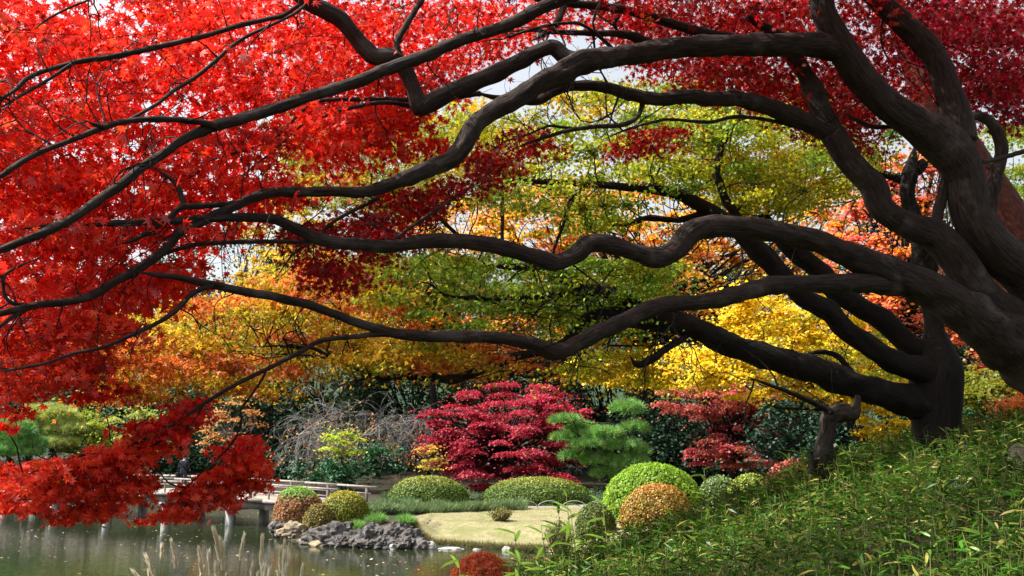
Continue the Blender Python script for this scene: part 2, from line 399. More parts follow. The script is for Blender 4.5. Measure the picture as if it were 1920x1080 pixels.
def curly_twigs(mb, samp, n, L, r0, back=-.10):
    """thin crooked side twigs that fork once or twice"""
    idx = rng.choice(len(samp), n)
    for i in idx:
        def walk(p, d, ln, r, lev):
            k = 8 - 2 * lev; pts = [p]; turn = rng.normal(0, .22, 3)
            for _ in range(k):
                turn = turn * .6 + rng.normal(0, .24, 3) * [1, .5, 1]
                d = d + turn; d = d / np.linalg.norm(d); p = p + d * ln / k; pts.append(p)
            mb.tube(np.array(pts), np.linspace(r, r * .4, k + 1), 3, cap=False)
            if lev < 2:
                for _ in range(rng.integers(1, 4)):
                    j = rng.integers(2, k); dd = d + rng.normal(0, .6, 3) * [1, .5, 1]
                    walk(pts[j], dd / np.linalg.norm(dd), ln * rng.uniform(.4, .75), r * .62, lev + 1)
        d0 = np.array([rng.normal(-.5, .5), back + rng.normal(0, .15), rng.normal(.1, .75)]); d0 /= np.linalg.norm(d0)
        walk(samp[i, :3].copy(), d0, L * rng.uniform(.5, 1.3), r0 * rng.uniform(.7, 1.4), 0)

def traced_branch(txt, dfun, off0=0.0, off1=None):
    a = np.array([[float(q) for q in s.split(',')] for s in txt.split()])
    off = np.linspace(off0, off0 if off1 is None else off1, len(a))
    d = dfun(a[:, 0]) + off
    p = P(a[:, 0], a[:, 1], d); r = a[:, 2] * d / FPX / 2
    q = spline(np.column_stack([p, r]), 8)
    if a[-1, 2] <= 12: q[-8:, 3] *= np.linspace(1, .3, 8)
    return q

LIMB_OWNERS = []
def build_limbs(root, specs, dfun, mat, trunk_first=True, noise=.10):
    samples = []
    for i, (txt, o0, o1) in enumerate(specs):
        s = traced_branch(txt, dfun, o0, o1)
        rmax = s[:, 3].max(); n = 22 if rmax > .09 else (10 if rmax > .03 else 6)
        mb = MB(); mb.tube(s[:, :3], np.maximum(s[:, 3], .002), n, noise=noise if rmax > .015 else .05, seed=i + 3)
        lo = mb.build('trunk' if (i == 0 and trunk_first) else 'branch', mat, root, smooth=True)
        samples.append(s); LIMB_OWNERS.extend([lo] * len(s))
    return np.vstack(samples)

def pad_cloud(centers, radius, per, flat=.22, soft=False):
    """leaf positions inside flattened drooping pads"""
    N = len(centers); per = np.broadcast_to(per, (N,)).astype(int); idx = np.repeat(np.arange(N), per)
    R = np.broadcast_to(radius, (N,))[idx]
    r = np.sqrt(rng.uniform(0, 1, len(idx))) * R * np.exp(rng.normal(0, .18, len(idx))); a = rng.uniform(0, 2 * np.pi, len(idx))
    if soft: r = np.abs(rng.normal(0, .62, len(idx))) * R
    el = np.exp(rng.normal(0, .3, N))[idx]; ph = rng.uniform(0, np.pi, N)[idx]
    dx, dy = r * np.cos(a) * el, r * np.sin(a) / el
    x = dx * np.cos(ph) - dy * np.sin(ph); y = dx * np.sin(ph) + dy * np.cos(ph)
    z = rng.normal(0, flat * .45, len(idx)) * R - flat * 1.0 * (r / R) ** 2 * R
    return centers[idx] + np.stack([x, y, z], -1), idx, np.stack([x, y, np.zeros_like(x)], -1)

# ---- the big red maple whose limbs reach across
def dF(px): return 4.6 + 3.4 * np.asarray(px) / 1960
F_SPECS = [
 ('2120,980,250 2085,860,205 2050,770,185 2010,700,165 1960,660,140', 0, 0),
 # A long lower limb
 ('2010,710,150 1955,690,125 1914,660,112 1846,612,92 1777,563,74 1708,526,66 1649,502,58 1587,477,48 1529,452,43 1467,437,41 1374,424,42 1305,431,44 1267,468,40 1229,484,42 1198,475,32 1147,459,35 1105,457,36 1074,480,33 1040,492,33 1002,481,31 954,467,30 906,457,30 850,452,28 795,453,28 733,462,23 675,458,25 603,450,23 551,427,21 510,411,18 448,407,17 396,410,16 310,415,14 207,419,12 103,424,10 35,430,7', 0, 0),
 # B
 ('1730,545,26 1690,537,38 1653,532,41 1604,531,38 1536,532,36 1467,534,35 1425,540,35 1380,553,33 1329,564,32 1260,570,31 1216,580,32 1164,605,31 1112,629,31 1061,655,32 1036,658,35 1002,646,27 957,636,25 906,631,23 837,631,22 768,629,21 716,619,19 664,603,18 586,574,17 517,557,16 465,548,17 396,534,15 344,522,13 293,515,10 255,510,6', 0, -.1),
 ('398,535,11 362,550,10 331,581,10 303,601,9 265,620,9 224,639,8 186,653,8 138,663,7 86,681,6 34,691,6 -10,698,5', -.1, -.2),
 ('760,629,13 716,627,11 664,631,11 603,639,10 568,657,10 517,684,9 482,701,9 433,726,8.5 379,759,8 325,795,7 289,815,6.5 246,834,5.5 202,845,5 155,854,4.5 108,867,4 72,881,3.5 36,898,3 0,921,2.5', -.1, .3),
 ('500,692,5 492,710,5 472,740,4.5 452,768,4 453,784,4 444,816,3.6 426,842,3.4 390,874,3 361,903,2.6 336,925,2', 0, .3),
 ('379,762,5 368,782,4.5 350,802,4.5 310,823,4 267,845,3.5 231,860,3 205,890,2.5', .1, .3),
 # C great central limb
 ('1592,104,36 1562,92,46 1525,84,48 1432,84,43 1329,86,41 1260,90,40 1216,98,42 1147,107,42 1088,117,50 1054,138,43 1009,158,39 974,182,38 940,200,37 906,220,36 881,248,37 868,276,35 844,300,34 802,317,32 768,332,30 726,348,26 682,360,21 630,359,20 586,360,20 517,360,20 475,371,19 437,388,18 396,407,18 362,424,16 334,438,18 320,457,16 293,481,17 258,505,17 220,526,17 179,550,16 138,564,15 69,572,14 0,588,12 -40,600,10', 0, 0),
 ('445,383,15 420,383,13 379,386,13 338,390,14 320,407,13 293,426,11 255,448,9 220,460,5', 0, 0),
 ('345,388,11 341,370,12 330,345,10 310,328,8 293,318,6', 0, .1),
 ('75,573,11 35,571,9 14,562,8 6,540,7 10,515,6 35,500,5 80,480,3', 0, .1),
 ('62,575,9 30,590,8 0,612,7 -20,622,6', 0, 0),
 # C upper fork with the kink that climbs out of the frame
 ('1095,118,45 1060,106,34 1036,88,30 1002,100,31 957,124,33 906,148,35 854,169,35 809,192,37 783,207,34', 0, .25),
 ('788,212,26 784,196,38 775,165,31 764,138,31 740,110,34 699,104,36 664,65,33 630,32,34 586,8,35 545,-25,34 480,-75,32', .25, .3),
 ('752,110,16 745,90,14 744,79,13 761,48,12 782,14,12 800,-12,11 830,-50,10', .27, .3),
 # D long upper limb
 ('1545,-150,46 1400,-110,36 1200,-60,30 1100,-20,28 1043,2,27 1009,18,26 957,45,25 906,62,24 854,79,24 802,103,25 733,127,24 682,148,24 630,166,24 586,179,23 517,203,22 448,224,22 389,241,22 344,262,18 310,286,18 269,313,18 224,348,18 183,376,18 148,402,17 103,427,17 52,448,16 0,469,15 -40,485,14', -.3, -.5),
 ('405,236,16 372,229,13 327,224,13 276,224,13 234,228,12 189,241,13 131,264,12 86,281,12 41,303,12 0,331,12 -30,345,11', -.45, -.5),
 ('196,238,8 178,234,8 160,225,5', -.5, -.5),
 ('240,226,7 293,196,7 327,169,8 362,148,8 396,121,8 431,90,8 465,67,7 517,43,6 560,20,6 600,-20,6', -.45, 0),
 ('560,10,9 530,29,10 500,36,10 448,48,11 396,64,11 327,81,12 258,96,12 207,107,12 155,114,11 103,127,10 55,145,10 28,169,9 0,186,8 -20,200,7', -.2, -.3),
 ('135,120,8 86,152,7 34,182,7 0,203,6', -.3, -.3),
 ('190,-20,5 165,0,5 131,14,5 86,38,5 55,64,3', 0, 0),
 # E behind the top
 ('1440,84,26 1346,66,19 1294,55,20 1216,31,18 1164,17,17 1112,10,17 1057,6,15 1020,0,12 960,-10,9', .3, .3),
 ('1240,95,24 1195,72,21 1164,64,15 1112,62,12 1043,60,10 995,57,7 940,60,4', .35, .3),
 ('1058,8,14 1054,21,14 1040,48,14 1019,65,12 995,77,7', .3, .2),
 ('1150,95,9 1140,83,8 1102,52,7 1074,43,7 1026,48,6 974,62,6 954,69,6 950,55,5 965,40,4', .2, .1),
 ('1160,30,9 1152,45,10 1160,62,11', .3, .35),
 # G
 ('1990,690,80 1920,617,68 1897,598,66 1846,557,66 1811,512,66 1777,464,66 1749,440,60 1708,424,54 1656,392,49 1637,350,49 1610,318,48 1587,292,48 1560,252,50', 0, .3),
 ('1590,300,30 1565,262,38 1545,243,38 1515,231,36 1473,213,36 1432,197,34 1380,185,32 1329,186,30 1294,181,28 1233,186,26 1181,176,25 1130,163,22 1078,161,21 1043,169,20 1009,188,19 960,186,15 925,182,10 880,170,7', .3, .5),
 ('1592,305,32 1570,262,40 1550,225,39 1535,193,38 1515,148,34 1491,110,32 1470,78,30 1440,55,22 1400,30,16', .3, .5),
 # thin ones left of the kink
 ('900,175,11 830,186,10 761,187,11 682,186,9 603,189,8 570,205,7 534,241,6 500,269,5 413,295,4.5 372,307,3.5', .5, .3),
 ('780,200,10 720,192,9 654,203,8 620,214,7 568,234,6 500,293,5 430,348,4', .35, .2),
 # H main right limb and I
 ('1995,600,120 1960,548,112 1914,505,98 1873,474,86 1839,440,76 1818,402,72 1811,350,74 1806,330,75 1787,293,80 1742,248,75 1673,203,63 1622,152,59 1587,103,56 1563,62,50 1546,28,46 1541,0,45 1538,-60,43 1545,-150,42', 0, 0),
 ('1800,265,60 1793,214,56 1777,165,53 1756,114,50 1735,83,50 1691,41,43 1646,0,40 1605,-45,38 1560,-120,34', .05, .3),
 ('1752,445,26 1757,409,22 1766,371,21 1772,340,18 1785,320,12', .1, .1),
 ('1800,225,12 1830,217,18 1852,225,22 1868,245,24 1877,276,24 1875,300,24 1868,327,26 1860,365,27 1858,395,22 1850,425,14', .25, .1),
 ('1815,312,14 1832,305,10 1870,298,10 1930,280,11 1990,255,11', -.15, 0),
 ('1680,236,10 1639,238,9 1604,224,8 1585,212,5', .2, .2),
 # under C right
 ('1205,188,12 1202,205,11 1193,221,10 1167,234,10 1112,238,9 1061,246,8 1002,264,6 960,280,4', .45, .5),
 ('1080,242,6 1050,238,6 1026,237,5 988,253,4 960,262,3', .5, .5),
 ('1500,240,7 1440,225,7 1380,219,8 1329,229,7 1260,224,6 1233,227,6 1181,241,5 1130,262,4', .4, .5),
 ('610,453,8 555,453,8 482,453,9 413,455,9 362,460,9 320,472,8 285,486,5', 0, .1),
 ('885,350,6 837,381,6 795,409,6 747,443,6 720,460,5', .4, .1),
 ('710,372,8 660,396,8 620,420,7 590,450,6 551,475,5 517,522,4', .1, .2),
]
F_root = empty('maple_tree', tuple(P(2120, 985, 8.28).tolist()),
    'largest maple, dark spreading limbs and scarlet to crimson star-shaped leaves hanging over the pond', 'tree')
F_root.location.z = gz(F_root.location.x, F_root.location.y) - .1
F_samp = build_limbs(F_root, F_SPECS, dF, M_bark)
F_own = np.array(LIMB_OWNERS, dtype=object)
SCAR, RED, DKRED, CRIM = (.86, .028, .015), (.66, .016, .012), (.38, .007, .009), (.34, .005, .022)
BRI = (.92, .055, .022)  # orange-red of the lower sprays, brightened to stand in for sun on them
# region of the crown, number of pads, leaf colour, depth added, pad radius, leaf size (base to tip), leaves per pad
F_REG = [
 ([(0, 0), (560, 0), (640, 300), (480, 400), (340, 520), (220, 590), (0, 630), (-120, 400), (-120, 0)], 470, SCAR, (.0, 2.4), .25, (.036, .060), 46),
 ([(520, 0), (1060, 0), (980, 100), (860, 130), (760, 240), (620, 330)], 210, SCAR, (.5, 2.2), .26, (.030, .046), 46),
 ([(0, 590), (230, 590), (180, 690), (100, 740), (0, 760), (-60, 700)], 70, BRI, (.0, 1.0), .17, (.030, .044), 34),
 ([(0, 880), (150, 850), (290, 812), (320, 800), (305, 850), (270, 900), (220, 960), (120, 985), (60, 960), (0, 950), (-60, 940)], 120, BRI, (.1, .75), .11, (.030, .042), 30),
 ([(265, 980), (340, 920), (390, 890), (430, 860), (470, 850), (520, 885), (440, 935), (330, 975)], 60, BRI, (.2, .7), .09, (.028, .040), 28),
 ([(405, 850), (440, 815), (480, 815), (500, 860), (450, 870)], 14, SCAR, (.2, .6), .09, (.028, .040), 26),
 ([(240, 805), (330, 750), (375, 735), (375, 780), (330, 812), (280, 830)], 22, RED, (.1, .5), .11, (.028, .04), 30),
 ([(130, 680), (200, 680), (215, 740), (170, 760)], 10, SCAR, (.2, .6), .10, (.028, .04), 26),
 ([(0, 760), (50, 760), (40, 790), (0, 810)], 5, SCAR, (.2, .6), .08, (.028, .04), 22),
 ([(540, 440), (700, 380), (870, 330), (900, 270), (1000, 240), (1040, 280), (960, 310), (820, 400), (720, 490), (650, 550), (590, 530)], 110, DKRED, (.3, 1.4), .18, (.026, .038), 44),  # shade in mid-crown is put into the darker crimson of these leaves
 ([(690, 190), (800, 200), (850, 290), (760, 310), (690, 280)], 24, SCAR, (.5, 1.2), .14, (.030, .042), 30),
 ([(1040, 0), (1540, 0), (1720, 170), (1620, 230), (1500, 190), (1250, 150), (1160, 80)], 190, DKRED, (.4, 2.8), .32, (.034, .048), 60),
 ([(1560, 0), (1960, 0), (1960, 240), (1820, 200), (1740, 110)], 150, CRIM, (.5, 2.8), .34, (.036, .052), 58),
 ([(1120, 290), (1180, 250), (1270, 240), (1250, 290)], 14, DKRED, (.5, 1.2), .18, (.026, .038), 46),
 ([(1420, 170), (1640, 220), (1620, 290), (1500, 240)], 30, DKRED, (.6, 1.6), .22, (.026, .038), 46),
 ([(980, -380), (1750, -380), (1780, -30), (1040, -30)], 190, DKRED, (-1.2, 1.8), .42, (.04, .055), 60),  # unseen canopy above the frame, added to shade the bamboo grass
 ([(1700, -420), (2350, -420), (2350, -60), (1800, -40)], 170, DKRED, (-1.4, 1.6), .42, (.04, .055), 60),  # more out-of-frame canopy, put in to darken the right of the bank
 ([(-620, -60), (-110, -60), (-110, 500), (-500, 420)], 50, SCAR, (.0, 2.2), .28, (.036, .058), 46),
 ([(0, -260), (1900, -260), (1900, -10), (0, -10)], 60, RED, (.4, 2.6), .45, (.03, .045), 55),
]
tw = MB(); LP_, LN_, LH_, LS_, LC_ = [], [], [], [], []
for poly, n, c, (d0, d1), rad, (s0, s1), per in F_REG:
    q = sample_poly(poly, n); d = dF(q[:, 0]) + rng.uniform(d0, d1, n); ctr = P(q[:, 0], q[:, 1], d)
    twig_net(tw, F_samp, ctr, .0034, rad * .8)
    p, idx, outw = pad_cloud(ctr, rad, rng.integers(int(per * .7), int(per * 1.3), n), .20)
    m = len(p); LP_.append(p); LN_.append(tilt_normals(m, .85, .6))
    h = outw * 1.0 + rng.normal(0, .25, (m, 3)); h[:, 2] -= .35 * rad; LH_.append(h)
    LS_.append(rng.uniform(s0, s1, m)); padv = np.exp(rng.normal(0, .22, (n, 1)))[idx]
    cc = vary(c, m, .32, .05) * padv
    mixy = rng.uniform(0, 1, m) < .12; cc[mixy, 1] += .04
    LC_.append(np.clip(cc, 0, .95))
fp = proj(F_samp[:, :3]); ok = (F_samp[:, 3] < .05) & (fp[0] > -40) & (fp[0] < 1100)
curly_twigs(tw, F_samp[ok], 150, .42, .0048)
ok = (fp[0] >= 1000) & (F_samp[:, 3] < .14); curly_twigs(tw, F_samp[ok], 40, .8, .008, .1)
tag(tw.build('twigs', M_barkdark, F_root), kind='stuff')
LP_, LN_, LH_, LS_, LC_ = map(np.concatenate, (LP_, LN_, LH_, LS_, LC_))
ux, uy, uf = proj(LP_); vis = (ux > 10) & (ux < 1300) & (uy > 10) & (uy < 1070)
vz = np.argsort(np.where(vis, -(LS_ / uf), 0))[:300]; msk = np.ones(len(LP_), bool); msk[vz] = False
# seven lobes where a leaf shows large, fewer points where it is small or out of view
inv = (ux > -60) & (ux < 1980) & (uy > -60) & (uy < 1140); ps = LS_ / uf * FPX
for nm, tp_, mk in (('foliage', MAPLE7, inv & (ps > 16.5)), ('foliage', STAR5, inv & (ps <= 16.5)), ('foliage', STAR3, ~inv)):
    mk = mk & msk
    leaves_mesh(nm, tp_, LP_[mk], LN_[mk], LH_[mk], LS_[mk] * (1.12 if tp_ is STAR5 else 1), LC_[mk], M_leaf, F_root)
leaf_me = mesh_np('leaf_shape', MAPLE7[0], MAPLE7[1], M_leaf1); lm = leaf_me.data; bpy.data.objects.remove(leaf_me)
RF = rot_frames(LN_[vz], LH_[vz]); fb = np.array(F_root.location)
for k, i in enumerate(vz):
    o = bpy.data.objects.new('leaf', lm); col.objects.link(o); o.parent = F_own[int(np.argmin(np.sum((F_samp[:, :3] - LP_[i]) ** 2, 1)))]
    o.matrix_local = Matrix.Translation(Vector(LP_[i] - fb)) @ Matrix(RF[k].tolist()).to_4x4() @ Matrix.Scale(float(LS_[i]), 4)

# ---- the dark-trunked green and gold maple behind it
def dM(px): return 9.4 + 2.6 * np.asarray(px) / 1760
M_SPECS = [
 ('1772,905,150 1768,875,128 1760,835,100 1756,790,92 1756,750,92 1757,712,88 1760,690,78 1756,650,56 1752,622,40', 0, 0),
 ('1752,640,44 1750,600,34 1742,550,36 1735,505,40 1727,460,38 1715,410,30 1701,365,27 1706,325,30 1712,298,17 1716,270,10', 0, .1),
 ('1704,330,22 1722,315,26 1732,305,20', .1, .1),
 ('1705,345,18 1670,330,16 1630,325,12 1590,340,7', .1, .3),
 ('1745,775,60 1714,753,62 1657,738,52 1604,722,52 1536,697,52 1467,677,48 1398,657,46 1346,636,43 1294,612,42 1233,600,46 1181,594,40 1129,592,30 1100,600,24 1078,622,16 1050,645,13 1009,661,14 974,667,16 933,681,18 899,694,18 854,710,19 802,707,16 750,705,15 716,709,12 682,694,10 654,682,9 620,670,8 586,653,7 534,648,6 472,651,4', 0, 0),
 ('660,684,7 603,669,6 551,665,6 482,663,4', 0, .1),
 ('1290,615,20 1284,632,13 1250,653,14 1222,674,14 1195,684,12 1181,667,6', 0, -.2),
 ('1755,715,55 1735,697,50 1673,677,43 1622,643,41 1587,619,39 1553,584,37 1501,553,37 1467,515,36 1432,481,40 1405,453,38 1372,420,28 1312,384,27 1277,366,24 1233,355,22 1181,351,16 1100,345,12 1026,341,12 974,339,10 930,345,5', -.1, -.3),
 ('1758,680,50 1735,664,44 1701,643,45 1656,601,43 1604,570,39 1570,550,36 1536,508,37 1501,481,38 1474,457,34 1450,430,24 1430,400,15', .1, .4),
 ('1395,440,22 1381,405,19 1360,374,17 1352,350,17 1343,320,15 1353,276,14 1370,241,12 1390,220,9', -.1, 0),
 ('1275,612,20 1230,596,20 1195,574,22 1147,550,28 1095,541,23 1061,527,16 1036,519,10', 0, -.2),
 ('1110,545,18 1078,548,14 1026,553,14 974,557,13 906,558,12 854,557,6 819,550,8 782,551,5', -.1, -.1),
 ('1040,505,8 1002,500,12 947,500,12 900,494,4', .1, .1),
 ('948,500,8 942,457,8 942,402,8 942,364,8 950,330,6', .1, .2),
 ('1040,505,7 1036,477,6 1057,419,7 1067,378,6 1091,353,5 1110,300,4', .1, .2),
 ('905,470,8 861,443,8 816,402,8 778,384,8 740,372,4', .2, .2),
 ('1320,400,14 1271,412,12 1216,409,12 1181,419,10 1147,424,5', -.2, -.2),
 ('1560,775,12 1548,766,12 1494,741,10 1440,721,6 1400,706,4', -.6, -.4),
 ('1610,715,14 1590,690,12 1570,668,11 1540,660,9 1490,668,5', .0, .2),
]
mb0 = P(1772, 905, 12.0)
M_root = empty('maple_tree', (float(mb0[0]), float(mb0[1]), gz(mb0[0], mb0[1]) - .1),
    'maple with black trunk in the bamboo grass and olive, green and golden leaves', 'tree')
M_SPECS[0] = (f'1780,{930},175 ' + M_SPECS[0][0], 0, 0)
M_samp = build_limbs(M_root, M_SPECS, dM, M_barkdark)
OLV, GRN, YGR, AMB, YEL, ORG, RUS = (.34, .35, .02), (.21, .33, .025), (.50, .48, .025), (.58, .38, .022), (.85, .60, .03), (.85, .34, .03), (.62, .16, .03)
M_REG = [
 ([(560, 210), (900, 190), (1000, 240), (900, 330), (700, 400), (520, 400), (540, 300)], 140, (AMB, OLV, OLV), (-.5, 3)),
 ([(900, 250), (1200, 190), (1600, 200), (1650, 320), (1500, 400), (1250, 370), (1180, 330), (1000, 400), (900, 380)], 190, (GRN, OLV, YGR), (-.6, 3)),
 ([(1080, 350), (1180, 380), (1160, 440), (1060, 430)], 12, (GRN, OLV), (-.4, 1)),
 ([(680, 480), (1000, 480), (1250, 490), (1270, 540), (1180, 600), (1100, 640), (850, 610), (700, 560)], 150, (OLV, GRN, GRN), (-.6, 2.5)),
 ([(150, 590), (420, 560), (600, 470), (700, 500), (800, 620), (980, 650), (940, 700), (850, 735), (760, 690), (640, 710), (560, 690), (470, 740), (380, 690), (300, 700), (170, 670)], 230, (AMB, OLV, AMB, RUS), (-.4, 2.2)),
 ([(160, 640), (330, 620), (400, 700), (270, 740), (200, 770)], 40, (RUS, RUS, AMB), (-.6, .6)),
 ([(1050, 650), (1200, 650), (1300, 690), (1180, 720), (1060, 700)], 16, (YEL, YGR, AMB), (.4, 2)),
 ([(1480, 570), (1700, 640), (1700, 780), (1560, 720)], 16, (YEL, YGR), (.8, 2)),
 ([(1280, 280), (1600, 280), (1640, 350), (1480, 400), (1330, 380)], 46, (OLV, YGR, AMB), (.0, 3)),
 ([(1000, 160), (1500, 130), (1700, 250), (1600, 330), (1300, 260), (1000, 260)], 90, (OLV, GRN, AMB), (.5, 3)),
 ([(1860, 230), (1940, 230), (1940, 420), (1880, 380)], 26, (GRN, OLV), (1, 3)),
 ([(980, -200), (1560, -230), (1640, -30), (1060, -30)], 120, (OLV, GRN, AMB), (-1.5, 2.5)),  # crown pads out of view overhead, added for shade on limbs and bank
]
tw = MB(); A = [[], [], [], [], []]
for poly, n, cs, (d0, d1) in M_REG:
    q = sample_poly(poly, n); d = dM(q[:, 0]) + rng.uniform(d0, d1, n); ctr = P(q[:, 0], q[:, 1], d)
    rad = rng.uniform(.26, .52, n)
    twig_net(tw, M_samp, ctr, .006, rad * .8)
    p, idx, outw = pad_cloud(ctr, rad, rng.integers(110, 190, n), .2, True)
    m = len(p); A[0].append(p); A[1].append(tilt_normals(m, .8, .7)); h = outw + rng.normal(0, .3, (m, 3)); h[:, 2] -= .2; A[2].append(h)
    A[3].append(rng.uniform(.032, .050, m)); pc = np.array([cs[i] for i in rng.integers(0, len(cs), n)]) * np.exp(rng.normal(0, .15, (n, 1)))
    A[4].append(np.clip(vary(pc[idx], m, .2, .07), 0, .95))
curly_twigs(tw, M_samp[M_samp[:, 3] < .12], 110, 1.0, .010)
tag(tw.build('twigs', M_barkdark, M_root), kind='stuff')
A = [np.concatenate(a) for a in A]
mu = proj(A[0])[0]
for tp_, mk, k_ in ((STAR3, mu < 1000, 1.0), (KITE, mu >= 1000, .96)):
    leaves_mesh('foliage', tp_, *[a[mk] if i != 3 else a[mk] * k_ for i, a in enumerate(A)], M_leaf, M_root)

# ---- trees farther back
def shell_pads(c, rx, ry, rz, n, squash=.75):
    u = rng.normal(0, 1, (n, 3)); u /= np.linalg.norm(u, axis=1, keepdims=True)
    r = rng.uniform(.35, 1, (n, 1)) ** .5
    return np.array(c) + u * r * np.array([rx, ry, rz])
def far_tree(name, label, px, base_d, lumps, cols, leaf, per, tpl=STAR3, pad=.16, npad=40, flat=.16, bark=None, group=None, mat=None, trunk_r=.2, tilt=.6, soft=True, limbp=.75):
    """lumps: (px, py, width px, height px, depth) ellipsoids that make up the crown"""
    bx = float(P(px, 800, base_d)[0]); bz = gz(bx, base_d)
    root = empty(name, (bx, base_d, bz - .1), label, 'tree', group)
    cs = []; rads = []
    for (lx, ly, lw, lh, ld) in lumps:
        c = P(lx, ly, ld); rx = px_size(lw, ld) / 2; rz = px_size(lh, ld) / 2
        n = max(4, int(npad * (lw * lh) / sum(a[2] * a[3] for a in lumps)))
        cs.append(shell_pads(c, rx * .9, rx * .75, rz * .9, n)); rads.append(np.full(n, max(rx, rz) * 2 * pad) * rng.uniform(.7, 1.25, n))
    cs = np.vstack(cs); rads = np.concatenate(rads); cs[:, 2] = np.maximum(cs[:, 2], bz + .35)
    cen = cs.mean(0); base = np.array([bx, base_d, bz - .1])
    H = cen[2] - base[2]
    fork = base + (cen - base) * np.array([.35, .35, .55])
    tm = MB(); tm.tube(spline(np.array([base, base + (fork - base) * .5 + rng.normal(0, .04 * max(H, 1), 3) * [1, 1, 0], fork]), 4), np.linspace(trunk_r, trunk_r * .7, 9), 8, noise=.1, seed=3)
    tm.build('trunk', bark or M_barkdark, root, smooth=True)
    lb = MB()
    for k in range(len(cs)):
        if rng.uniform() < limbp:
            st = fork + (cen - fork) * rng.uniform(0, .6)
            twig_lines(lb, st, cs[k], trunk_r * rng.uniform(.12, .3), 1, rads[k] * .6, n=4)
    tag(lb.build('limbs', bark or M_barkdark, root), kind='stuff')
    p, idx, outw = pad_cloud(cs, rads, per, flat, soft)
    fillers = rng.uniform(0, 1, len(p)) < (.18 if soft else .04); k_ = int(fillers.sum())
    j_ = rng.integers(0, len(cs), k_); p[fillers] = cs[j_] + rng.normal(0, 1, (k_, 3)) * rads[j_][:, None] * [1.3, 1.3, .8]
    m = len(p); p[:, 2] = np.maximum(p[:, 2], ground_z(p[:, 0], p[:, 1]) + .1)
    h = outw + rng.normal(0, .5, (m, 3)) * rads.mean(); h[:, 2] -= .3 * rads.mean()
    pc = np.array([cols[i] for i in rng.integers(0, len(cols), len(cs))]) * np.exp(rng.normal(0, .12, (len(cs), 1)))
    leaves_mesh('crown', tpl, p, tilt_normals(m, tilt, .9), h, rng.uniform(leaf * .7, leaf * 1.3, m), np.clip(vary(pc[idx], m, .18, .06), 0, .95), mat or M_leaf, root)
    return root
BG = 'coloured maples beyond the black-trunked maple'
far_tree('maple_tree', 'broad rounded crimson maple behind the two clipped mounds', 950, 58,
    [(950, 835, 330, 130, 58), (960, 770, 280, 120, 59), (860, 800, 170, 120, 58), (1050, 780, 150, 110, 58), (960, 885, 290, 60, 57), (940, 903, 230, 26, 56)],
    [(.46, .036, .068), (.53, .052, .085), (.38, .026, .05)], .125, 350, tpl=QUAD, pad=.075, npad=185, flat=.22, trunk_r=.3, soft=False)
far_tree('maple_tree', 'dusty pink red maple to the right of the small pine', 1370, 50,
    [(1330, 748, 270, 80, 50), (1390, 850, 220, 60, 49), (1330, 840, 110, 50, 48), (1430, 770, 130, 80, 51), (1400, 810, 150, 40, 49.5), (1450, 850, 110, 50, 49)],
    [(.46, .08, .085), (.52, .11, .105), (.42, .10, .06)], .115, 300, tpl=QUAD, pad=.08, npad=150, flat=.24, trunk_r=.25, soft=False)
far_tree('maple_tree', 'orange maple glowing through the green maple boughs', 1200, 64,
    [(1180, 440, 460, 260, 64), (1320, 560, 380, 240, 63), (1000, 430, 300, 220, 64), (1480, 420, 320, 260, 65), (1150, 600, 360, 160, 63)],
    [ORG, AMB, (.90, .46, .06), (.90, .34, .12), (.92, .52, .05)], .22, 235, tpl=QUAD, pad=.05, npad=290, flat=.25, trunk_r=.4)
far_tree('maple_tree', 'bright yellow maple under the lowest black limb', 1690, 20,
    [(1400, 690, 280, 130, 20), (1580, 690, 280, 170, 20), (1660, 790, 120, 90, 19.5), (1480, 590, 300, 170, 21), (1270, 690, 260, 90, 21), (1120, 705, 140, 50, 21)],
    [YEL, YEL, (.82, .68, .05), (.88, .58, .03)], .060, 280, tpl=KITE, pad=.055, npad=260, flat=.2, trunk_r=.16, limbp=.06)
far_tree('maple_tree', 'coral pink maple between the black trunk and the leaning red trunk', 1690, 30,
    [(1660, 440, 240, 280, 30), (1700, 580, 220, 180, 29), (1830, 650, 170, 120, 28), (1590, 540, 180, 180, 30), (1740, 330, 240, 150, 30)],
    [(.88, .24, .13), (.86, .32, .12), (.86, .19, .13), ORG], .11, 235, tpl=QUAD, pad=.06, npad=190, flat=.25, trunk_r=.25)
far_tree('maple_tree', 'salmon orange maple seen above the bare grey tree', 800, 67,
    [(720, 570, 360, 140, 67), (860, 440, 300, 170, 68), (880, 590, 280, 150, 67), (620, 640, 300, 110, 68), (1010, 640, 280, 150, 66), (1090, 705, 160, 60, 65)],
    [(.90, .32, .14), ORG, (.86, .42, .10), YEL], .22, 205, tpl=QUAD, pad=.06, npad=210, flat=.25, trunk_r=.3)
far_tree('maple_tree', 'gold and orange maple reaching above the far pond edge', 430, 74,
    [(420, 620, 380, 120, 74), (560, 540, 300, 180, 74), (540, 430, 240, 120, 75), (330, 660, 300, 90, 74)],
    [AMB, (.72, .50, .07), (.66, .52, .06), (.72, .30, .06)], .22, 220, tpl=QUAD, pad=.06, npad=150, flat=.25, trunk_r=.3)
far_tree('maple_tree', 'small coral maple beside the sawn log', 1990, 13,
    [(1925, 775, 120, 60, 13), (1930, 800, 110, 50, 12.8), (1950, 735, 90, 40, 13)], [(.82, .17, .07), (.80, .25, .05)], .045, 330, pad=.12, npad=22, flat=.16, trunk_r=.06)
far_tree('maple_tree', 'olive green maple low in the shade behind the black trunk', 1850, 16,
    [(1850, 715, 150, 60, 16), (1820, 750, 110, 50, 15.6)], [(.22, .26, .02), (.30, .28, .02)], .05, 330, pad=.12, npad=26, flat=.16, trunk_r=.08)
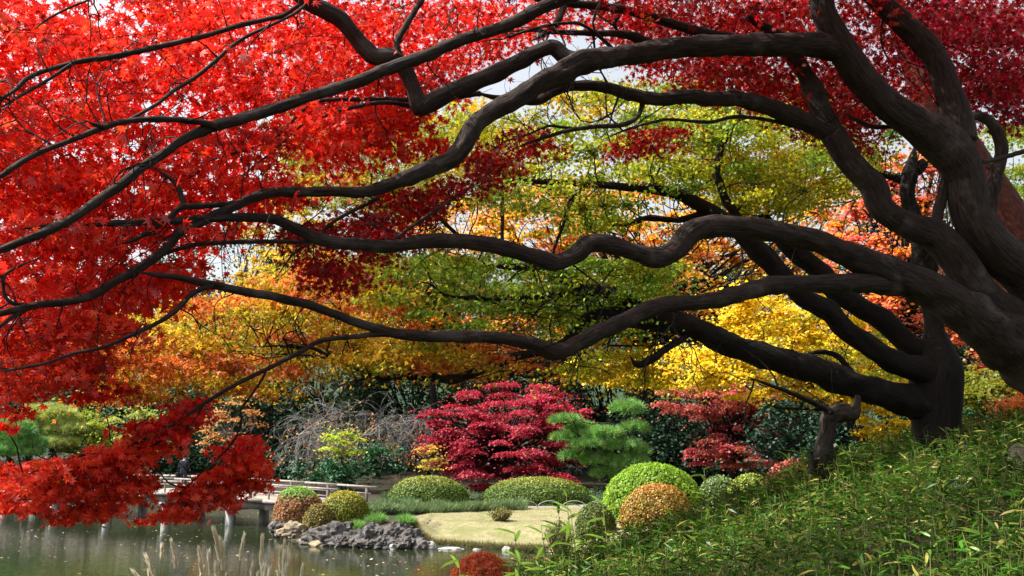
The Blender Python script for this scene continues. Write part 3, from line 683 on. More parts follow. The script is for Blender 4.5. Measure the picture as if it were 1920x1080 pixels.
far_tree('evergreen_shrub', 'glossy dark evergreen shrub behind the black maple trunk', 1850, 17,
    [(1850, 800, 170, 110, 17), (1810, 830, 90, 60, 16.5)], [(.02, .075, .04), (.03, .09, .045)], .075, 260, tpl=QUAD, pad=.14, npad=34, flat=.5, trunk_r=.06, mat=M_leafglossy)
far_tree('maple_shrub', 'little rust orange shrub at the foot of the black maple trunk', 1822, 13.5,
    [(1822, 835, 36, 50, 13.5)], [(.50, .14, .03), (.6, .2, .03)], .04, 90, pad=.25, npad=8, flat=.3, trunk_r=.02)

for (x, y, w_, h_, d, lb) in [(1600, 815, 120, 90, 26, 'dark evergreen shrub in the gap behind the gnarled stump'), (1690, 800, 110, 110, 27, 'dark evergreen shrub in the gap left of the black maple trunk'),
        (1480, 800, 160, 120, 40, 'dark evergreen shrub under the yellow maple'), (1240, 820, 150, 130, 60, 'dark evergreen shrub between the small pine and the dusty pink maple'), (350, 860, 160, 90, 72, 'deep green shrub on the far shore, standing in for dark water behind the person'), (500, 890, 160, 70, 66, 'deep green shrub below the bare grey tree at the bridge end')]:  # shrub behind the person is added in place of a dark water reflection
    far_tree('evergreen_shrub', lb, x, d, [(x, y, w_, h_, d), (x, y + h_ * .35, w_ * 1.1, h_ * .5, d)], [(.016, .05, .025), (.024, .06, .028), (.013, .04, .022)], .06 + .002 * d, 150, tpl=QUAD, pad=.12, npad=40, flat=.5, trunk_r=.06, mat=M_evg)
# evergreens and woods behind
EVG = [(.035, .10, .055), (.05, .12, .06), (.03, .085, .055), (.07, .13, .05)]
ev = [(60, 690, 330, 330, 84, 'blue green evergreen tree behind the rounded pines'), (260, 700, 300, 300, 82, 'dark evergreen tree behind the yellow green maple across the water'),
      (430, 760, 260, 260, 80, 'evergreen tree behind the peach leaved tree'), (600, 720, 300, 330, 78, 'evergreen tree behind the bare grey tree, deep green'),
      (770, 740, 260, 330, 76, 'broadleaf evergreen tree left of the crimson maple'), (930, 640, 330, 300, 74, 'tall evergreen tree rising above the crimson maple'),
      (1130, 740, 260, 300, 72, 'evergreen tree behind the small green pine'), (1300, 790, 300, 240, 66, 'shaded evergreen tree behind the dusty pink maple'),
      (1500, 800, 260, 220, 58, 'shaded evergreen tree behind the yellow maple'), (1650, 600, 340, 480, 50, 'tall evergreen tree behind the coral maple'),
      (1860, 560, 340, 560, 46, 'tall evergreen tree behind the leaning red trunk'), (1350, 470, 420, 360, 82, 'tall evergreen tree behind the orange maple'),
      (450, 520, 330, 260, 92, 'tall evergreen tree behind the gold and orange maple'), (700, 480, 330, 260, 86, 'tall evergreen tree behind the salmon maple')]
for (x, y, w_, h_, d, lb) in ev:
    far_tree('evergreen_tree', lb, x, d, [(x, y, w_, h_, d), (x - w_ * .2, y + h_ * .22, w_ * .8, h_ * .6, d - 1), (x + w_ * .2, y + h_ * .25, w_ * .8, h_ * .6, d - 1)],
        EVG, .18 + .0012 * d, 130, tpl=QUAD, pad=.10, npad=95, flat=.5, trunk_r=.35, tilt=.8, mat=M_evg)

# near-water greens on the far shore
far_tree('maple_tree', 'yellow green maple between the rounded pines and the bridge', 165, 68, [(160, 800, 110, 70, 68), (150, 830, 120, 50, 67)], [(.40, .46, .05), (.34, .40, .04)], .17, 260, pad=.13, npad=26, trunk_r=.15)
far_tree('maple_tree', 'pale lime maple behind the bridge railing', 262, 70, [(262, 790, 110, 50, 70), (240, 830, 120, 50, 70)], [(.46, .50, .12), (.36, .42, .08)], .17, 240, pad=.13, npad=22, trunk_r=.15)
far_tree('maple_tree', 'lime green sapling in front of the bare grey tree', 645, 56, [(640, 822, 80, 26, 56), (648, 840, 76, 22, 56)], [(.50, .58, .06), (.42, .52, .05)], .12, 150, pad=.14, npad=14, trunk_r=.05)
far_tree('cherry_tree', 'peach and ochre leaved tree beside the bridge end', 440, 66, [(410, 800, 90, 60, 66), (440, 770, 90, 60, 66), (470, 800, 60, 60, 66), (395, 835, 70, 40, 65)],
    [(.72, .38, .12), (.75, .42, .16), (.70, .30, .08)], .13, 70, pad=.12, npad=34, trunk_r=.12, bark=M_barkgrey)
far_tree('yellow_shrub', 'thin yellow leaved shrub left of the crimson maple', 815, 53, [(800, 850, 60, 40, 53), (812, 872, 60, 36, 53)], [(.72, .52, .08), (.62, .48, .06)], .11, 50, pad=.15, npad=16, trunk_r=.04, bark=M_barkgrey)
far_tree('evergreen_shrub', 'low dark green shrub under the bare grey tree branches', 640, 57, [(650, 885, 120, 50, 57), (720, 860, 90, 70, 58), (590, 880, 90, 50, 58)], [(.03, .11, .04), (.04, .12, .05)], .15, 220, tpl=QUAD, pad=.12, npad=34, flat=.4, trunk_r=.05, mat=M_evg)

# bare grey cherry
bt = P(610, 900, 63)
bt_root = empty('bare_tree', (float(bt[0]), 63, gz(bt[0], 63) - .1), 'bare grey twiggy tree with a few orange leaves beyond the bridge', 'tree')
bmb = MB(); tips = []
def grow(p, d, L, r, lev):
    n = 4; pts = [p]
    for _ in range(n):
        d = d + rng.normal(0, .16, 3); d[2] -= .045 * lev; d = d / np.linalg.norm(d); p = p + d * L / n; pts.append(p)
    (trunk_mb if lev == 0 else bmb).tube(np.array(pts), np.linspace(r, r * .62, n + 1), 7 if lev < 2 else 3, cap=False)
    if lev >= 5: tips.append(p); return
    for k in range([5, 4, 4, 3, 3][lev]):
        i = rng.integers(2, n + 1) if lev else rng.integers(3, n + 1)
        nd = d * .6 + rng.normal(0, .62, 3) * [1.25, .9, .6]; nd[2] += .06 if lev < 2 else -.04
        grow(pts[i], nd / np.linalg.norm(nd), L * rng.uniform(.62, .86), max(r * .52, .012), lev + 1)
for bx_ in (-.12, .1):
    trunk_mb = MB(); grow(np.array([bt[0] + bx_ * 14, 63.0, gz(bt[0], 63) - .1]), np.array([bx_ * 3, 0, 1.0]) / np.linalg.norm([bx_ * 3, 0, 1]), 3.3, .13, 0)
    trunk_mb.build('trunk', M_barkgrey, bt_root, smooth=True)
tag(bmb.build('twigs', M_barkgrey, bt_root), kind='stuff')
tips = np.array(tips); sel = tips[rng.uniform(0, 1, len(tips)) < .16]; sel = np.repeat(sel, 3, 0) + rng.normal(0, .15, (len(sel) * 3, 3))
leaves_mesh('foliage', QUAD, sel, tilt_normals(len(sel), 1, .5), rng.normal(0, 1, (len(sel), 3)), rng.uniform(.09, .17, len(sel)), vary((.68, .30, .08), len(sel), .2, .1), M_leaf, bt_root)

# pines with cloud pads
def pine(label, px, d, pads, c, r, needle=.36, dens=300, name='pine_tree', trunk_pts=None):
    bx = float(P(px, 800, d)[0]); bz = gz(bx, d); base = np.array([bx, d, bz - .1])
    root = empty(name, tuple(base), label, 'tree'); tm = MB()
    top = P(*[np.array(q) for q in (pads[0][0], pads[0][1], d)])
    tm.tube(spline(np.array([base, base + (top - base) * .35 + [.4, 0, 0], base + (top - base) * .7 + [-.2, 0, 0], top]), 4), np.linspace(r, r * .35, 13), 8, noise=.12)
    tm.build('trunk', M_barkdark, root, smooth=True)
    lb = MB(); ps = []; ns = []
    for (x, y, w_, h_) in pads:
        cc = P(x, y, d + rng.uniform(-.6, .6)); rx = px_size(w_, d) / 2; rz = px_size(h_, d) / 2
        t = np.clip((cc[2] - .6 - base[2]) / max(top[2] - base[2], .1), .15, .95); twig_lines(lb, base + (top - base) * t, cc - [0, 0, rz * .5], r * .35, 2, rx * .5)
        n = max(60, int(dens * rx * rx * 1.6)); u = rng.normal(0, 1, (n, 3)); u /= np.linalg.norm(u, axis=1, keepdims=True); u[:, 2] = np.abs(u[:, 2]) * np.where(rng.uniform(0, 1, n) < .88, 1, -.3)
        lump = 1 + .15 * np.sin(u[:, 0] * 9 + x) * np.sin(u[:, 1] * 8 + y)
        ps.append(cc + u * np.array([rx, rx * .9, rz * 1.0]) * (rng.uniform(.75, 1, (n, 1)) * lump[:, None])); ns.append(u)
    tag(lb.build('limbs', M_barkdark, root), kind='stuff')
    p = np.vstack(ps); n_ = np.vstack(ns); m = len(p); up = n_ * .8 + rng.normal(0, .35, (m, 3)) + [0, 0, .5]
    leaves_mesh('crown', NEEDLE, p, np.cross(up, rng.normal(0, 1, (m, 3))), up, rng.uniform(needle * .7, needle * 1.2, m), vary(c, m, .3, .12) * np.where(rng.uniform(0, 1, (m, 1)) < .25, [[1.5, 1.15, .8]], [[1, 1, 1]]), M_leafmatt, root)
pine('small green pine leaning in front of the crimson maple', 1165, 52,
     [(1175, 770, 60, 34), (1060, 790, 56, 16), (1090, 806, 60, 18), (1130, 815, 70, 20), (1065, 822, 60, 16), (1110, 836, 76, 20), (1165, 840, 80, 26), (1080, 858, 60, 18), (1130, 868, 80, 26), (1180, 872, 70, 36), (1140, 890, 60, 20), (1190, 805, 50, 24), (1195, 850, 50, 24)], (.16, .34, .09), .16)
pine('bright green rounded pine on the far shore, the lower one', 20, 63, [(20, 812, 90, 50), (-20, 835, 90, 50), (50, 835, 70, 40), (20, 850, 110, 36)], (.17, .38, .11), .2, .34)
pine('taller yellow green rounded pine on the far shore', 100, 66, [(90, 785, 110, 50), (120, 810, 90, 40), (60, 800, 80, 40), (110, 835, 90, 30)], (.36, .44, .13), .22, .34)

# the leaning reddish trunk behind the red maple
pr = [(1690, 60, 40), (1712, 110, 52), (1740, 180, 66), (1778, 250, 80), (1830, 350, 104), (1880, 450, 122), (1945, 590, 140), (2040, 800, 170), (2075, 905, 185)]
a = np.array(pr, float); d = 11.5; pts = spline(np.column_stack([P(a[:, 0], a[:, 1], d), a[:, 2] * d / FPX / 2]), 6)
rp_root = empty('pine_tree', (float(pts[-1, 0]), d, gz(pts[-1, 0], d) - .1), 'leaning tree trunk with flaking reddish bark behind the red maple limbs', 'tree')
m_ = MB(); m_.tube(pts[:, :3], pts[:, 3], 20, noise=.05, seed=5); m_.build('trunk', M_pinebark, rp_root, smooth=True)
q = P(np.array([1560., 1700, 1640, 1780, 1500]), np.array([-260., -330, -180, -220, -150]), np.array([11.5, 12, 12.5, 11, 11.8]))
lb = MB()
for k in range(len(q)): twig_lines(lb, pts[0, :3], q[k], .05, 2, .4)
lb.tube(np.array([pts[0, :3], P(1660, -60, d), P(1640, -240, d)]), [.13, .11, .06], 8)
tag(lb.build('limbs', M_pinebark, rp_root), kind='stuff')
p, idx, ow = pad_cloud(np.vstack([q, P(1640, -240, d)[None]]), .8, 220, .3); m = len(p); up = tilt_normals(m, .5, 1)
leaves_mesh('crown', NEEDLE, p, np.cross(up, rng.normal(0, 1, (m, 3))), up, rng.uniform(.1, .16, m), vary((.05, .12, .04), m), M_leafmatt, rp_root)

# gnarled dead stump with its crooked limb, sawn log
s = [(1544, 925, 46), (1546, 892, 42), (1545, 855, 46), (1546, 835, 38), (1549, 812, 32), (1553, 792, 34), (1564, 779, 34), (1582, 773, 30), (1598, 776, 26), (1606, 760, 16), (1609, 742, 9)]
a = np.array(s, float); d = 11.2; pts = spline(np.column_stack([P(a[:, 0], a[:, 1], d), a[:, 2] * d / FPX / 2]), 5)
st_root = empty('gnarled_stump', (float(pts[0, 0]), d, gz(pts[0, 0], d) - .05), 'gnarled grey stump with a crooked bent top in the bamboo grass', 'stump')
pts[0, 2] = gz(pts[0, 0], d) - .1
m_ = MB(); m_.tube(pts[:, :3], pts[:, 3], 14, noise=.22, seed=9); m_.build('stem', M_stump, st_root, smooth=True)
m_ = MB(); m_.tube(P(np.array([1524., 1523, 1520]), np.array([915., 880, 852]), 11.15), [.06, .05, .02], 8, noise=.2, seed=2); m_.build('broken_stub', M_stump, st_root, smooth=True)
m_ = MB(); m_.tube(P(np.array([1560., 1553, 1548, 1530]), np.array([790., 778, 768, 757]), 11.15), [.05, .045, .04, .02], 8, noise=.1, seed=2); m_.build('crooked_limb', M_stump, st_root, smooth=True)
lg = P(1925, 858, 8.6)
lg_root = empty('sawn_log', (float(lg[0]), float(lg[1]), float(lg[2])), 'sawn log end showing pale grain at the edge of the bamboo grass', 'log')
ax = np.array([-.45, -.85, -.05]); ax /= np.linalg.norm(ax)
lp = lg[None] + ax[None] * np.array([0, -.3, -.9, -1.6])[:, None]; lp[:, 2] -= np.array([0, .05, .25, .5])
m_ = MB(); m_.tube(lp, [.165, .17, .18, .2], 20, noise=.06, seed=4, cap=False); m_.build('bark', M_bark, lg_root, smooth=True)
def face_disc(c, n, r, k=20):
    n = np.array(n); u = np.cross(n, [0, 0, 1.0]); u /= np.linalg.norm(u); v = np.cross(n, u); t = np.linspace(0, 2 * np.pi, k, endpoint=False)
    vv = np.vstack([c[None], c + r * (np.cos(t)[:, None] * u + np.sin(t)[:, None] * v)])
    return vv, np.array([[0, 1 + i, 1 + (i + 1) % k] for i in range(k)])
vv, ff = face_disc(lg + ax * .004, ax, .152)
M_cut = noise_mat('sawn_wood', (.20, .15, .12), (.42, .36, .32), 9.0, bump=.5, dist=.01, stretch=(6, 1, 1))
mesh_np('cut_face', vv, ff, M_cut, lg_root)

# ------------------------------------------------------------------ clipped shrubs
def bush(name, label, x0, x1, ytop, d, cols, n=9000, leaf=.06, core=None, depth=.8, pw=2.4, group=None, top_col=None, rough=.05, cat='shrub', zb=None, mat=None, tuft=False):
    xc = (x0 + x1) / 2; c = P(xc, ytop, d); X = float(c[0]); bz = (gz(X, d) if zb is None else zb) - .08; H = float(c[2]) - bz
    rx = px_size(x1 - x0, d) / 2; ry = rx * depth
    root = empty(name, (X, d, bz), label, cat, group)
    n = int(n * .8); leaf = leaf * 1.08
    def dome(u, v, k):   # u angle, v 0 top .. 1 rim
        r = np.sin(v * np.pi * .56) / 1.0; r = np.minimum(r, 1.0)
        z = np.sign(np.cos(v * np.pi * .56)) * np.abs(np.cos(v * np.pi * .56)) ** (2 / pw)
        z = np.where(v * .56 > .5, -(v * .56 - .5) * 3.0, z)
        lum = 1 + rough * (np.sin(u * 3 + xc) * np.sin(v * 5 + ytop) + .6 * np.sin(u * 7 + 2 * xc) * np.cos(v * 9))
        zz = .12 * H + z * .88 * H
        return np.stack([X + np.cos(u) * r * rx * k * lum, d + np.sin(u) * r * ry * k * lum, bz + np.maximum(zz * k, 0)], -1)
    U, V = np.meshgrid(np.linspace(0, 2 * np.pi, 28, endpoint=False), np.linspace(0, 1, 12)); cv = dome(U, V, .93).reshape(-1, 3)
    i, j = np.meshgrid(np.arange(11), np.arange(28), indexing='ij'); q = np.stack([i * 28 + j, (i + 1) * 28 + j, (i + 1) * 28 + (j + 1) % 28, i * 28 + (j + 1) % 28], -1).reshape(-1, 4)
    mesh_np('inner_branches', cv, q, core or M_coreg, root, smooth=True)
    v = np.arccos(1 - rng.uniform(0, 1.15, n)) / (np.pi * .56); v = np.clip(v, 0, 1); u = rng.uniform(0, 2 * np.pi, n)
    p = dome(u, v, 1.0); e = 1e-3
    nr = np.cross(dome(u, v + e, 1.0) - p, dome(u + e, np.maximum(v, .02), 1.0) - dome(u, np.maximum(v, .02), 1.0)); nr /= np.maximum(np.linalg.norm(nr, axis=1, keepdims=True), 1e-9)
    p = p + nr * rng.normal(0, leaf * .45, (n, 1)); p[:, 2] = np.maximum(p[:, 2], bz + .05)
    pc = np.array([cols[i] for i in rng.integers(0, len(cols), n)])
    pc = pc * (1 + .25 * np.sin(u * 11 + v * 7) * np.sin(v * 17 + u * 3))[:, None]
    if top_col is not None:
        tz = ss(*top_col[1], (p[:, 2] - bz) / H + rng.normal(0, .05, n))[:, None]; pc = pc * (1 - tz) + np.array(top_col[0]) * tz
    nn = nr + rng.normal(0, .55, (n, 3)); hd = rng.normal(0, 1, (n, 3)) + nr * .5
    if tuft: hd = nr + rng.normal(0, .4, (n, 3)); nn = np.cross(hd, rng.normal(0, 1, (n, 3)))
    leaves_mesh('foliage', NEEDLE if tuft else QUAD, p, nn, hd, rng.uniform(leaf * .7, leaf * 1.3, n) * (2.4 if tuft else 1), vary(pc, n, .2, .06), mat or M_leafmatt, root)
    return root
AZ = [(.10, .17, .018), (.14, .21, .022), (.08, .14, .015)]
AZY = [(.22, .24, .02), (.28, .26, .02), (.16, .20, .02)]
bush('clipped_azalea', 'olive clipped azalea mound in front of the crimson maple, left of the long one', 730, 876, 893, 50, AZ, 12000, .065, rough=.02, top_col=((.26, .28, .04), (.55, 1.0)))  # paler top colour includes the light falling on the mound
bush('clipped_azalea', 'long low clipped azalea mound behind the wire hoops', 909, 1106, 895, 50.6, AZ, 15000, .065, rough=.015, top_col=((.26, .29, .04), (.55, 1.0)))  # top lightened in colour, as lit from above
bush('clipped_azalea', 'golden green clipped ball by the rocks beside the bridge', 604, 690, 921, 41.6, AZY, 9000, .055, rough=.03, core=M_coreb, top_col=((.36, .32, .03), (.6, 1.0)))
bush('clipped_azalea', 'small rusty olive shrub squeezed between the golden ball and the two-tone shrub', 570, 628, 945, 40.6, [(.20, .16, .03), (.26, .17, .04), (.15, .15, .02)], 6000, .05, rough=.06, core=M_coreb)
bush('two_tone_shrub', 'two-tone shrub with rust brown sides and fresh green top at the bridge end', 514, 606, 915, 41.9, [(.40, .20, .09), (.34, .17, .07), (.44, .25, .12)], 9000, .085, rough=.10, core=M_coreb, top_col=((.24, .40, .07), (.72, .86)), mat=M_leaf)
bush('clipped_azalea', 'large bright lime green clipped ball above the bamboo grass', 1133, 1312, 870, 33, [(.26, .42, .03), (.32, .48, .04), (.20, .36, .025)], 15000, .065, rough=.04, mat=M_leaf)
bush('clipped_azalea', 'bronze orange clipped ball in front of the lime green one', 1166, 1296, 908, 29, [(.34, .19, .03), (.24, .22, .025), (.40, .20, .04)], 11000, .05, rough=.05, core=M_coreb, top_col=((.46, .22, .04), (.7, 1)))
bush('clipped_azalea', 'dark green round shrub at the lawn edge left of the bronze ball', 1080, 1152, 943, 30, [(.07, .13, .02), (.10, .16, .025), (.16, .15, .04)], 8000, .05, rough=.07)
bush('clipped_azalea', 'grey green low mound behind the bamboo grass', 1306, 1390, 893, 36, [(.14, .20, .05), (.11, .17, .05)], 6000, .07)
bush('clipped_azalea', 'yellow green low mound next to the pink azalea', 1366, 1450, 890, 34, [(.24, .30, .04), (.20, .26, .03)], 6000, .06)
bush('clipped_azalea', 'rosy pink azalea mound beside the gnarled stump', 1422, 1548, 864, 22, [(.48, .10, .08), (.54, .13, .10), (.36, .12, .06)], 9000, .045, core=M_coreb)
bush('clipped_azalea', 'orange red azalea dome on the near bank at the water edge', 822, 985, 1038, 11, [(.80, .19, .075), (.84, .24, .09), (.68, .16, .06)], 22000, .024, core=M_corer, rough=.04, mat=M_leaf)
def fan_shrub(label, x0, x1, ytop, d, cols, nst, leaf):
    c = P((x0 + x1) / 2, ytop, d); X = float(c[0]); bz = gz(X, d); H = float(c[2]) - bz; rx = px_size(x1 - x0, d) / 2
    root = empty('twiggy_shrub', (X, d, bz), label, 'shrub'); m_ = MB(); tp = []
    for _ in range(nst):
        a_ = rng.uniform(0, 6.28); r_ = math.sqrt(rng.uniform(0, 1)); e = np.array([X + math.cos(a_) * r_ * rx, d + math.sin(a_) * r_ * rx * .8, bz + H * (1 - .28 * r_ * r_) * rng.uniform(.75, 1)])
        b = np.array([X + math.cos(a_) * r_ * rx * .25, d, bz - .02]); md = (b + e) / 2 + rng.normal(0, .03, 3)
        m_.tube(np.array([b, md, e]), [.012, .009, .005], 3, cap=False)
        for t in rng.uniform(.45, 1.03, 16): tp.append(b + (e - b) * t + rng.normal(0, .055, 3))
    m_.build('stems', M_stemb, root); tp = np.array(tp); n = len(tp); pc = np.array([cols[i] for i in rng.integers(0, len(cols), n)])
    leaves_mesh('foliage', QUAD, tp, tilt_normals(n, .9, .6), rng.normal(0, 1, (n, 3)), rng.uniform(leaf * .7, leaf * 1.3, n), vary(pc, n, .2), M_leafmatt, root)
M_stemb = noise_mat('shrub_stems', (.05, .032, .02), (.13, .09, .06), 14.0, bump=.2)
fan_shrub('small brownish twiggy shrub alone on the pale lawn', 915, 963, 952, 41.0, [(.24, .24, .06), (.26, .19, .08), (.19, .19, .05)], 130, .05)
fan_shrub('small olive and brown shrub at the right end of the lawn', 1020, 1080, 972, 27, [(.18, .20, .07), (.24, .15, .09), (.14, .19, .05)], 110, .04)
bush('evergreen_shrub', 'dark green shrub in the shade behind the lime green ball', 1095, 1160, 915, 52, [(.05, .10, .04), (.06, .12, .04)], 3000, .08)

# ------------------------------------------------------------------ mondo grass, tufts
def grass_blades(name, pos, L, c, mat, parent=None, lean=.7, tpl=SPIKE1, dv=.22):
    n = len(pos); up = rng.normal(0, lean, (n, 3)); up[:, 2] = 1
    return leaves_mesh(name, tpl, pos, np.cross(up, rng.normal(0, 1, (n, 3))), up, L * rng.uniform(.6, 1.2, n), vary(c, n, dv, .08), mat, parent)
def border(poly, n, L, c, lab, cat='grass'):
    q = sample_poly(poly, n); hump = .16 * (1 + np.sin(q[:, 0] * 3.1) * np.sin(q[:, 1] * 2.3 + q[:, 0]))
    pos = np.column_stack([q, ground_z(q[:, 0], q[:, 1]) + hump * rng.uniform(0, 1, n)])
    return tag(grass_blades('mondo_grass', pos, L, c, M_leafmatt, lean=.9), lab, cat)
border([(-6.6, 43.3), (0.6, 45.9), (.6, 47.1), (-6.8, 45.2)], 17000, .42, (.15, .22, .085), 'grey green mondo grass border along the top of the lawn')
border([(-7.2, 46.6), (-4.8, 47.4), (-4.9, 48.6), (-7.4, 47.6)], 4200, .42, (.14, .23, .09), 'short strip of mondo grass left of the olive mound')
border([(-6.8, 51.2), (7, 51.9), (7, 52.9), (-6.8, 52.2)], 7000, .40, (.09, .15, .06), 'shaded mondo grass strip behind the clipped mounds')  # darker blades hold the shadow behind the mounds in their colour
border([(3.0, 49.6), (6, 49.6), (6, 50.4), (3.0, 50.4)], 3000, .34, (.14, .22, .10), 'mondo grass strip at the right end of the long clipped mound')
for (x, y, d, lb) in [(668, 979, 39.7, 'bright green grass tuft left of the dark lava rocks'), (706, 972, 39.9, 'bright green grass tuft behind the dark lava rocks'), (758, 976, 39.3, 'bright green grass tuft at the lawn end of the lava rocks')]:
    c = P(x, y, d); X = float(c[0]); g0 = gz(X, d); n = 700
    r = root = empty('grass_tuft', (X, d, g0 - .02), lb, 'grass'); u = rng.normal(0, 1, (n, 3)); u[:, 2] = np.abs(u[:, 2]); u /= np.linalg.norm(u, axis=1, keepdims=True)
    pos = np.array([X, d, g0]) + u * np.array([.30, .30, .16]); 
    leaves_mesh('blades', SPIKE1, pos, np.cross(u + [0, 0, .3], rng.normal(0, 1, (n, 3))), u + [0, 0, .4], rng.uniform(.18, .34, n), vary((.20, .38, .09), n, .2), M_leafmatt, root)

q = sample_poly(LAWN, 18000); ed = ground_z(q[:, 0], q[:, 1])
pos = np.column_stack([q, ed + .045]); cl = np.sin(q[:, 0] * 1.7 + np.sin(q[:, 1] * 1.3)) * np.sin(q[:, 1] * 2.1)
c_ = np.where((cl > .35)[:, None], [[.20, .20, .07]], [[.30, .265, .13]])
up = rng.normal(0, .6, (len(q), 3)); up[:, 2] = 1
tag(leaves_mesh('lawn_grass', SPIKE1, pos, np.cross(up, rng.normal(0, 1, (len(q), 3))), up, rng.uniform(.05, .11, len(q)), vary(c_, len(q), .25, .06), M_leafmatt, None), 'short pale autumn grass of the lawn', 'grass')
t = rng.uniform(0, 1, 5200); xe = -4.3 + 6.0 * t; ye = ip(xe, [-4.4, -3.7, -3.0, 0, 1.7], [41.5, 39.0, 37.9, 36.65, 36.0]) + rng.normal(0, .12, len(t))
pos = np.column_stack([xe, ye, ground_z(xe, ye)]); up = rng.normal(0, .5, (len(t), 3)); up[:, 2] = 1; up[:, 1] -= .4
tag(leaves_mesh('bank_grass', SPIKE1, pos, np.cross(up, rng.normal(0, 1, (len(t), 3))), up, rng.uniform(.10, .26, len(t)), vary(np.where(rng.uniform(0, 1, (len(t), 1)) < .5, [[.22, .17, .08]], [[.16, .17, .05]]), len(t), .3), M_leafmatt, None), 'ragged brown grass along the water edge of the lawn', 'grass')
# ------------------------------------------------------------------ wire hoops
for k in range(4):
    c = P(985 + k * 46, 956, 46.9); X = float(c[0]); w2 = .60; z0 = gz(X, 46.9) - .03
    t = np.linspace(0, np.pi, 15); m_ = MB(); m_.tube(np.column_stack([X + np.cos(t) * w2, np.full(15, 46.9 + .02 * (k % 2)), z0 + np.sin(t) ** .8 * .42]), .017, 6)
    tag(m_.build('wire_hoop', M_wire, smooth=True), 'thin wire hoop edging the path at the top of the lawn', 'edging', 'wire hoops along the path')

# ------------------------------------------------------------------ rocks
from mathutils import noise as mnoise
def rock(label, px, py, w_, h_, d, mat, group=None, seed=0, dz=1.0, rug=.32):
    import bmesh
    bm = bmesh.new(); bmesh.ops.create_icosphere(bm, subdivisions=4 if w_ >= 44 else 3, radius=1)
    rx = px_size(w_, d) / 2; rz = px_size(h_, d) * .75; c = P(px, py, d); X, Z = float(c[0]), float(c[2])
    sv = Vector((seed * 3.7, seed * 1.9, 0))
    for v in bm.verts:
        n = v.co.normalized(); k = 1 + rug * mnoise.fractal(n * 1.6 + sv, .6, 2.1, 6) + .12 * (abs(mnoise.noise(n * 5 + sv)) - .2)
        v.co = Vector((n.x * rx * k, n.y * rx * dz * k, n.z * rz * k))
    me = bpy.data.meshes.new('rock'); bm.to_mesh(me); bm.free(); me.materials.append(mat)
    o = bpy.data.objects.new('rock', me); col.objects.link(o); g0 = max(gz(X, d), -.1)
    o.location = (X, d, min(Z, g0 + rz * .5)); return tag(o, label, 'rock', group)
LV = 'lava rocks at the pond edge'
LAVA = ['large dark lava rock below the golden green clipped ball', 'dark lava rock under the small rusty olive shrub', 'dark lava rock below the grass tuft nearest the golden ball', 'big rough lava rock below the middle grass tuft',
 'big rough lava rock in the thick of the heap, next to the lawn', 'dark lava rock touching the edge of the pale lawn', 'low wet lava rock at the waterline in the heap', 'low wet lava rock at the waterline in the heap', 'low wet lava rock at the waterline in the heap',
 'low lava rock at the waterline below the golden ball', 'last small lava rock beside the round grey boulder', 'small lava rock at the waterline under the rusty olive shrub', 'lava rock at the foot of the grass tuft by the lawn', 'lava rock wedged between the golden ball and the rusty olive shrub']
for k, (x, y, w_, h_, d) in enumerate([(632, 992, 70, 40, 38.3), (600, 1000, 50, 30, 38.6), (665, 1003, 46, 28, 37.7), (700, 996, 60, 40, 37.5), (735, 992, 60, 42, 37.6), (770, 1000, 56, 34, 37.3),
        (720, 1007, 50, 24, 37.0), (688, 1010, 44, 22, 37.1), (752, 1008, 44, 22, 36.9), (640, 1008, 46, 22, 37.6), (790, 1008, 36, 20, 36.9), (580, 1008, 36, 18, 38.6), (755, 982, 44, 22, 38.2), (610, 984, 40, 22, 39.6)]):
    rock(LAVA[k], x, y, w_, h_, d, M_rock, LV, k)
rock('tan weathered rock under the two-tone shrub', 562, 990, 70, 30, 40.6, M_rocktan, None, 31)
rock('dark rock standing in the water below the two-tone shrub', 538, 985, 56, 30, 41.6, M_rock, None, 32)
rock('low tan rock at the waterline beside the lava rocks', 602, 1012, 40, 14, 37.9, M_rocktan, None, 33)
rock('round grey boulder where the lava rocks meet the lawn', 808, 1011, 22, 16, 36.9, M_rockpale, None, 34, 1, .15)
rock('small reddish grey boulder in front of the lava rocks', 738, 1011, 17, 14, 36.6, M_rockpale, None, 35, 1, .15)
rock('long flat pale stone along the lawn shore', 845, 1017, 52, 8, 36.7, M_rockpale, None, 36, .5, .2)
rock('little flat stone right of the long pale stone', 893, 1021, 18, 7, 36.4, M_rockpale, None, 37, .8, .15)
rock('grey stone at the water corner of the lawn', 950, 1026, 18, 12, 36.1, M_rockpale, None, 38, .8, .15)
rock('pale upright stone on the far left shore', 63, 948, 18, 22, 60.5, M_rockpale, None, 39, .8, .2)
for k, x in enumerate((12, 38, 92, 122, 150)): rock('dark stone lining the far shore under the pines', x, 950, 30, 16, 60.3 + (k % 2) * .4, M_rock, 'stones lining the far shore', 50 + k)

